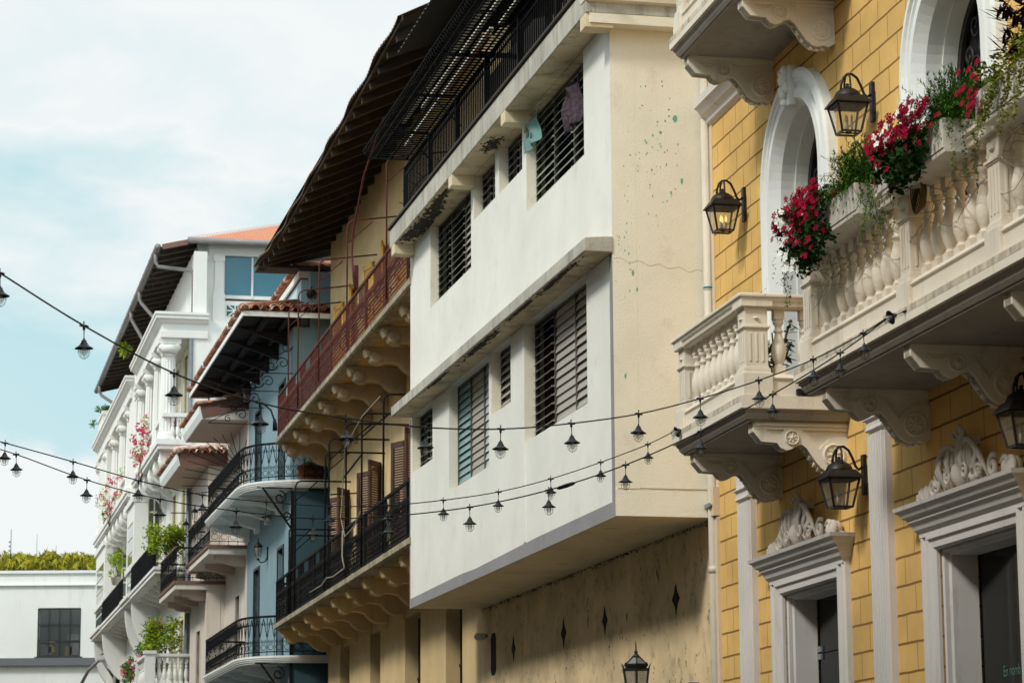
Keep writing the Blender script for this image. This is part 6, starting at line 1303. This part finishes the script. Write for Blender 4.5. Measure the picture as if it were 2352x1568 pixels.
def flower_box(u0, u1, lab, seed, kind):
    rn = random.Random(seed); uc = (u0 + u1) / 2; w0, w1, z0, z1 = .975, 1.285, 6.83, 7.07; o = froot('flower_box', FY, uc, (w0 + w1) / 2, z0); tag(o, lab, 'flower box', 'flower boxes on the long balcony rail')
    L = (u1 - u0) / 2; h = z1 - z0; W = .155
    m = MB(); m.box(-L, L, -W, W, 0, h); m.build('planter', M_boxp, o, bevel=.006)
    m = MB(); m.box(-L - .02, L - .1, -W - .03, W - .01, -.035, -.001); m.build('tray', M_boxp, o)
    m = MB(); m.box(-L + .02, L - .02, -W + .02, W - .02, h, h + .006); m.build('soil', M_wood, o)
    if kind in ('a', 'b'):
        m = MB(); frondy(m, (-L * .72, 0, h), (.42, .26, .52), 300, rn, droop=.35); frondy(m, (-L * .8, .05, h), (.24, .22, .24), 60, rn, droop=1.0); frondy(m, (L * .2, .0, h), (.40, .24, .36), 130, rn, droop=.6)
        frondy(m, (L * .95, .08, h), (.25, .2, .18), 40, rn, droop=2.2, L=.55); m.build('fern', M_fern, o, fix=False)
        m = MB(); mr = MB(); mw = MB()
        for cx, n in (((L * .85, 150), (L * .45, 150), (L * .0, 90)) if kind == 'a' else ((L * .35, 100), (-L * .05, 120), (-L * .5, 100))):
            leaves(m, (cx, W + .06, h - .18), ((.20, .15, .27) if kind == 'a' else (.19, .14, .21)), n * 5, .055, rn, flat=.7)
        m.build('leaves', M_dleaf, o, fix=False)
        for _ in range(330 if kind == 'a' else 280):
            x = (rn.uniform(-.25, 1.0) if kind == 'a' else rn.uniform(-.85, .45)) * L; z = h + .15 - abs(rn.gauss(0, .21 if kind == 'a' else .15)) - .06 * (x / L); yy = W + .10 + rn.uniform(-.06, .14)
            white = (kind == 'a' and abs(x - L * .78 + z * .3) < .10) or (kind == 'b' and rn.random() < .10)
            flower(mw if white else mr, (x, yy, z), (rn.uniform(-.9, .3), 1, rn.uniform(-.2, .8)), .036, rn)
        if kind == 'a':
            for _ in range(34): flower(mw, (L * rn.uniform(.52, .74), W + .12 + rn.uniform(0, .1), h - rn.uniform(.0, .5)), (-.5, 1, .2), .036, rn)
        for _ in range(16): flower(mr, (-L * rn.uniform(.2, .9), W * rn.uniform(-.5, 1), h + rn.uniform(.0, .10)), (-.6, .6, .5), .034, rn)
        mr.build('red_flowers', M_red, o, fix=False); mw.build('white_flowers', M_pet, o, fix=False)
        m = MB()      # trailing sprays down the near end
        for k in range(4):
            x = -L - .03; y = -W + .09 * k; zz = h
            for j in range(int(14 + 10 * rn.random())): zz -= .022; x += rn.uniform(-.006, .004); y += rn.uniform(-.008, .008); leaves(m, (x, y, zz), (.02, .02, .01), 5, .026, rn, clumps=[(Vector((x, y, zz)), 1)])
        if kind == 'a':
            x, y, zz = L + .12, W + .05, h - .05
            for j in range(30): zz -= .022; x += rn.uniform(-.008, .01); leaves(m, (x, y, zz), (.04, .04, .015), 7, .028, rn, clumps=[(Vector((x, y, zz)), 1)])
        m.build('trailing_leaves', leafm('trailing_green', (.05, .09, .02), (.13, .17, .04)) if kind == 'a' else MATS['trailing_green'], o, fix=False)
    else:
        m = MB()
        for _ in range(130):
            x = rn.uniform(-.6, .75) * L; a = rn.random() * 6.28; top = Vector((x, rn.uniform(-.12, .12), h + rn.uniform(.1, .62)))
            for k in range(5):
                d = Vector((math.cos(a + k * 2.2), math.sin(a + k * 2.2), rn.uniform(-.1, 1.1))).normalized(); sd = d.cross(Vector((0, 0, 1))).normalized() * .014; l = rn.uniform(.10, .17); m.add([top - sd * .5, top + d * l * .45 - sd, top + d * l, top + d * l * .45 + sd, top + sd * .5], [(0, 1, 2, 3, 4)])
        m.build('purple_leaves', M_purp, o, fix=False)
        m = MB(); leaves(m, (-L * .1, .05, h + .08), (L, .2, .14), 2200, .045, rn)
        for k in range(16):
            x = L * rn.uniform(-.9, .9); y = W + .03; zz = h; dx = rn.uniform(.0, .02)
            for j in range(int(8 + 20 * rn.random())): zz -= .020; x += dx; y += .004; leaves(m, (x, y, zz), (.025, .02, .01), 5, .032, rn, clumps=[(Vector((x, y, zz)), 1)])
        m.build('vine', M_vine, o, fix=False)
        m = MB(); frondy(m, (L * .95, 0, h), (.3, .2, .32), 120, rn, droop=.8); m.build('fern', M_fern, o, fix=False)
        mr = MB()
        for _ in range(26): flower(mr, (L * rn.uniform(.75, 1.1), W + rn.uniform(0, .1), h + rn.uniform(-.2, .18)), (-.3, 1, .4), .036, rn)
        mr.build('red_flowers', M_red, o, fix=False)
flower_box(-8.93, -7.25, 'white planter of red and white flowers with fern, far end of the long balcony', 3, 'a')
flower_box(-11.05, -9.5, 'white planter with hanging crimson flowers and a fern, middle of the long balcony rail', 4, 'b')
flower_box(-13.8, -11.75, 'white planter with dark purple leaves and trailing vines, near the right picture edge', 5, 'c')
# leafy potted plant behind the small balcony balusters
o = froot('potted_plant', FY, -4.15, .55, 5.9); tag(o, 'leafy green potted plant behind the balusters of the small balcony', 'plant'); rn = random.Random(8)
m = MB(); m.lathe([(.12, 0), (.17, .22), (.18, .24)], (0, 0, 0), 12); m.build('pot', M_conc, o); m = MB(); ml = MB()
for k in range(7):
    a = k * .9; tp = Vector((.28 * math.cos(a) * rn.uniform(.5, 1), .30 * math.sin(a) * rn.uniform(.5, 1), rn.uniform(.6, 1.0))); m.tube([(0, 0, .2), tp * .5 + Vector((0, 0, .15)), tp], .008, 5)
    for j in range(22):
        t = rn.uniform(.3, 1.02); p = Vector((tp.x * t, tp.y * t, .2 + (tp.z - .2) * t)); d = Vector((rn.gauss(0, 1), rn.gauss(0, 1), rn.gauss(-.1, .5))).normalized(); sd = d.cross(Vector((0, 0, 1))).normalized() * .028; l = rn.uniform(.08, .14)
        ml.add([p, p + d * l * .5 + sd, p + d * l, p + d * l * .5 - sd], [(0, 1, 2, 3)])
m.build('stem', M_wood, o); ml.build('foliage', M_dleaf if 0 else leafm('glossy_leaf', (.02, .07, .015), (.06, .14, .03), .35), o, fix=False)
# cable coil and fairy lights wound round the balusters
o = froot('cable_coil', FY, -9.95, 1.07, 6.78); tag(o, 'coil of brown cable tied to the balusters under the middle planter', 'cable'); m = MB(); rn = random.Random(4)
for k in range(7):
    r0 = .075 + .008 * k; m.tube([((r0 + .01 * math.sin(3 * a + k)) * math.cos(a), .01 * k - .02, (r0 + .02) * math.sin(a) * 1.15 - .05) for a in [6.283 * i / 18 for i in range(18)]], .006, 5, closed=True)
m.build('coil', base('brown_cable', (.10, .06, .03), .6)[0], o)
o = froot('fairy_lights', FY, -9, 1.02, 6.3); tag(o, 'thin fairy light wire wound over the balusters of the long balcony', 'fairy lights'); m = MB(); rn = random.Random(6); mb = MB()
for k in range(5):
    pts = []; u = 2.1 - .05 * k
    while u > -3.6: pts.append((u, .02 + .02 * math.sin(u * 9 + k), .12 + .10 * k + .09 * math.sin(u * 5.1 + k * 2) + rn.uniform(-.03, .03))); u -= .17
    m.tube(pts, .0032, 4)
    for p in pts[::2]: mb.tube([(p[0], p[1], p[2]), (p[0] + .006, p[1] + .012, p[2] + rn.choice((-1, 1)) * .028)], .0055, 5)
m.build('wire', base('pale_wire', (.30, .25, .19), .6)[0], o); mb.build('bulbs', base('tiny_clear_bulb', (.65, .60, .50), .3)[0], o)
# ================================================= bird
u_ = 16.85; w_, z_ = FC.hu(1246 / 1.7415, 1206 / 1.7415, u_); o = froot('pigeon', FC, u_, w_, z_ + .01); tag(o, 'dark pigeon perched on the thin horizontal pipe above the clay tiles', 'bird')
M_bird = base('dark_plumage', (.008, .009, .011), .7, spec=.2)[0]
m = MB(); m.lathe([(.004, .02), (.022, .0), (.030, .03), (.062, .065), (.092, .11), (.102, .155), (.098, .195), (.078, .228), (.045, .248), (.028, .262), (.030, .280), (.027, .296), (.014, .308), (.003, .311)], (0, 0, .03), 20, sy=1.0); m.lathe([(.001, -.045), (.004, -.02), (.009, 0)], (.03, 0, .30), 6)
m.build('body', M_bird, o)
m = MB()
for s in (-1, 1): m.tube([(.0, s * .035, .07), (.005, s * .038, .0)], .006, 5); m.tube([(-.02, s * .038, .0), (.03, s * .04, .0)], .005, 4)
m.build('legs', base('bird_leg', (.22, .16, .14), .6)[0], o)
m = MB()
for s in (-1, 1): m.tube([(-.01, s * .085, .235), (-.02, s * .100, .18), (-.035, s * .095, .12), (-.05, s * .075, .07), (-.055, s * .055, .03)], [.012, .028, .030, .022, .006], 8)
m.build('folded_wing', M_bird, o)
# ================================================= street lantern rising into the bottom edge
p = atY(2543 / 1.7415, 2560 / 1.7415, 29); zt2 = p.z; o = empty('street_lamp', (p.x, p.y, 0)); tag(o, 'ornate green black street lamp with a pointed spire, rising from the bottom edge', 'street lamp')
M_lampiron = metalp('green_black_iron', (.018, .022, .020), .4, rust=(.05, .05, .045))
H = zt2 - .325
m = MB(); m.lathe([(.003, .325), (.007, .28), (.011, .215), (.022, .21), (.022, .195), (.014, .19), (.030, .17), (.040, .155), (.044, .15)], (0, 0, H), 12); m.build('spire', M_lampiron, o)
def hexr(m, r0, z0, r1, z1, wd, n=6):
    for i in range(n): a = 6.283 * (i + .5) / n; m.bar((r0 * math.cos(a), r0 * math.sin(a), z0), (r1 * math.cos(a), r1 * math.sin(a), z1), wd)
def hexring(m, r0, z, wd, n=6):
    for i in range(n): a, b = 6.283 * (i + .5) / n, 6.283 * (i + 1.5) / n; m.bar((r0 * math.cos(a), r0 * math.sin(a), z), (r0 * math.cos(b), r0 * math.sin(b), z), wd)
m = MB(); hexr(m, .042, H + .15, .130, H + .065, .012); hexring(m, .042, H + .15, .014); hexring(m, .135, H + .060, .022); hexring(m, .125, H + .04, .016); hexring(m, .155, H + .012, .020); hexr(m, .152, H, .085, H - .48, .018); hexring(m, .085, H - .48, .02)
for i in range(6): a = 6.283 * (i + .5) / 6; cx, cy = math.cos(a), math.sin(a); m.tube([(.15 * cx, .15 * cy, H + .0), (.160 * cx, .160 * cy, H + .03), (.170 * cx, .170 * cy, H + .055), (.188 * cx, .188 * cy, H + .075)], [.007, .006, .005, .003], 5); m.lathe([(.004, .02), (.010, .012), (.010, 0)], (.13 * cx, .13 * cy, H + .07), 6)
m.build('frame', M_lampiron, o)
def pane(m, r0, z0, r1, z1, n=6):
    for i in range(n): a, b = 6.283 * (i + .5) / n, 6.283 * (i + 1.5) / n; m.quad((r0 * math.cos(a), r0 * math.sin(a), z0), (r0 * math.cos(b), r0 * math.sin(b), z0), (r1 * math.cos(b), r1 * math.sin(b), z1), (r1 * math.cos(a), r1 * math.sin(a), z1))
m = MB(); pane(m, .15, H, .083, H - .48); m.build('glass', clear_glass('street_lamp_glass', .45, (.35, .34, .28)), o, fix=False)
m = MB(); pane(m, .040, H + .148, .128, H + .066); m.build('hood', base('lamp_hood_metal', (.22, .20, .18), .4, .3)[0], o, fix=False)
m = MB(); m.lathe([(.09, H - .50), (.06, H - .56), (.03, H - .60), (.03, 1.0), (.05, .95), (.07, .5), (.10, .3), (.10, 0)][::-1], (0, 0, 0), 14); m.build('post', M_lampiron, o)
p = atY(2775 / 1.7415, 2727 / 1.7415, 29.5); o = empty('blue_sign', (p.x, p.y, 0)); tag(o, 'top of a small blue sign at the bottom edge beside the drainpipe', 'sign')
m = MB(); m.box(-.06, .06, -.01, .01, p.z - .5, p.z); m.build('panel', base('blue_sign_paint', (.01, .06, .22), .5)[0], o); m = MB(); m.tube([(0, .02, 0), (0, .02, p.z - .1)], .02, 8); m.build('post', M_greym, o)
# ================================================= ground
m = MB(); m.box(-400, 400, -60, 900, -.4, 0); tag(m.build('street', G('asphalt', (.055, .05, .045), var=.15, bump=.3)), kind='structure')
m = MB(); m.add([FY.P(-20, 0, .0), FY.P(-20, 1.4, .0), FY.P(.1, 1.4, .0), FY.P(.1, 0, .0)] + [FY.P(-20, 0, .14), FY.P(-20, 1.4, .14), FY.P(.1, 1.4, .14), FY.P(.1, 0, .14)], [(4, 5, 6, 7), (0, 1, 5, 4), (1, 2, 6, 5), (2, 3, 7, 6)])
m.add([FB.P(0, -1.2, 0), FB.P(0, .3, 0), FB.P(60, .3, 0), FB.P(60, -1.2, 0)] + [FB.P(0, -1.2, .14), FB.P(0, .3, .14), FB.P(60, .3, .14), FB.P(60, -1.2, .14)], [(4, 5, 6, 7), (0, 1, 5, 4), (1, 2, 6, 5), (2, 3, 7, 6)])
tag(m.build('pavement', G('pavement_stone', (.25, .24, .22), var=.15)), kind='structure')
# ================================================= unseen row added opposite, behind and left of camera, to shade the lower storeys
M_oc = [G('opposite_cream', (.42, .36, .26), var=.1, dirt=(.2, .16, .1), dirt_amt=.3, streak=1), G('opposite_white', (.46, .45, .42), var=.08, dirt=(.3, .27, .2), dirt_amt=.3, streak=1), G('opposite_ochre', (.40, .25, .10), var=.1), G('opposite_grey', (.34, .34, .33), var=.1)]
FO = Fac(FY.P(0, 11.6, 0), azim(-215))
us = [-75, -52, -30, -9, 13, 36, 60, 86, 112]; LB = ['cream', 'white', 'ochre', 'grey', 'long cream', 'tall white', 'deep ochre', 'far grey']
for i, (a, b) in enumerate(zip(us[:-1], us[1:])):
    hgt = (13.5, 12.7, 13.8, 13.2, 12.6, 13.2, 12.2, 12.6)[i]; o = froot('unseen_town_house', FO, a, 0, 0); tag(o, LB[i] + ' unseen town house added across the street for shade', 'house', 'unseen houses added for shade'); L = b - a; n = int(L / 3.4); st = L / n; hs = []
    for s in range(2):
        for k in range(n): hs.append((st * (k + .5) - .6, st * (k + .5) + .6, 1.2 + 4.7 * s if s else 0, 3.9 + 4.7 * s if s else 3.2))
    m = wall_mb(0, L - .02, 0, hgt, 0, .35, hs); m.v = [(v[0], -v[1] + .35, v[2]) for v in m.v]; m.v = [(v[0], v[1], v[2]) for v in m.v]; m.box(0, L - .02, .36, 9, 0, hgt); m.build('wall', M_oc[i % 4], o)
    for h in hs:
        m = MB(); m.box(h[0], h[1], .2, .26, h[2], h[3]); m.build('window', M_pane if h[2] else M_brown, o)
    m = MB(); m.box(-.0, L - .02, -.35, .2, hgt + .002, hgt + .25); m.box(0, L - .02, -.6, -.0, 5.4, 5.55); m.build('cornice', M_oc[1], o)
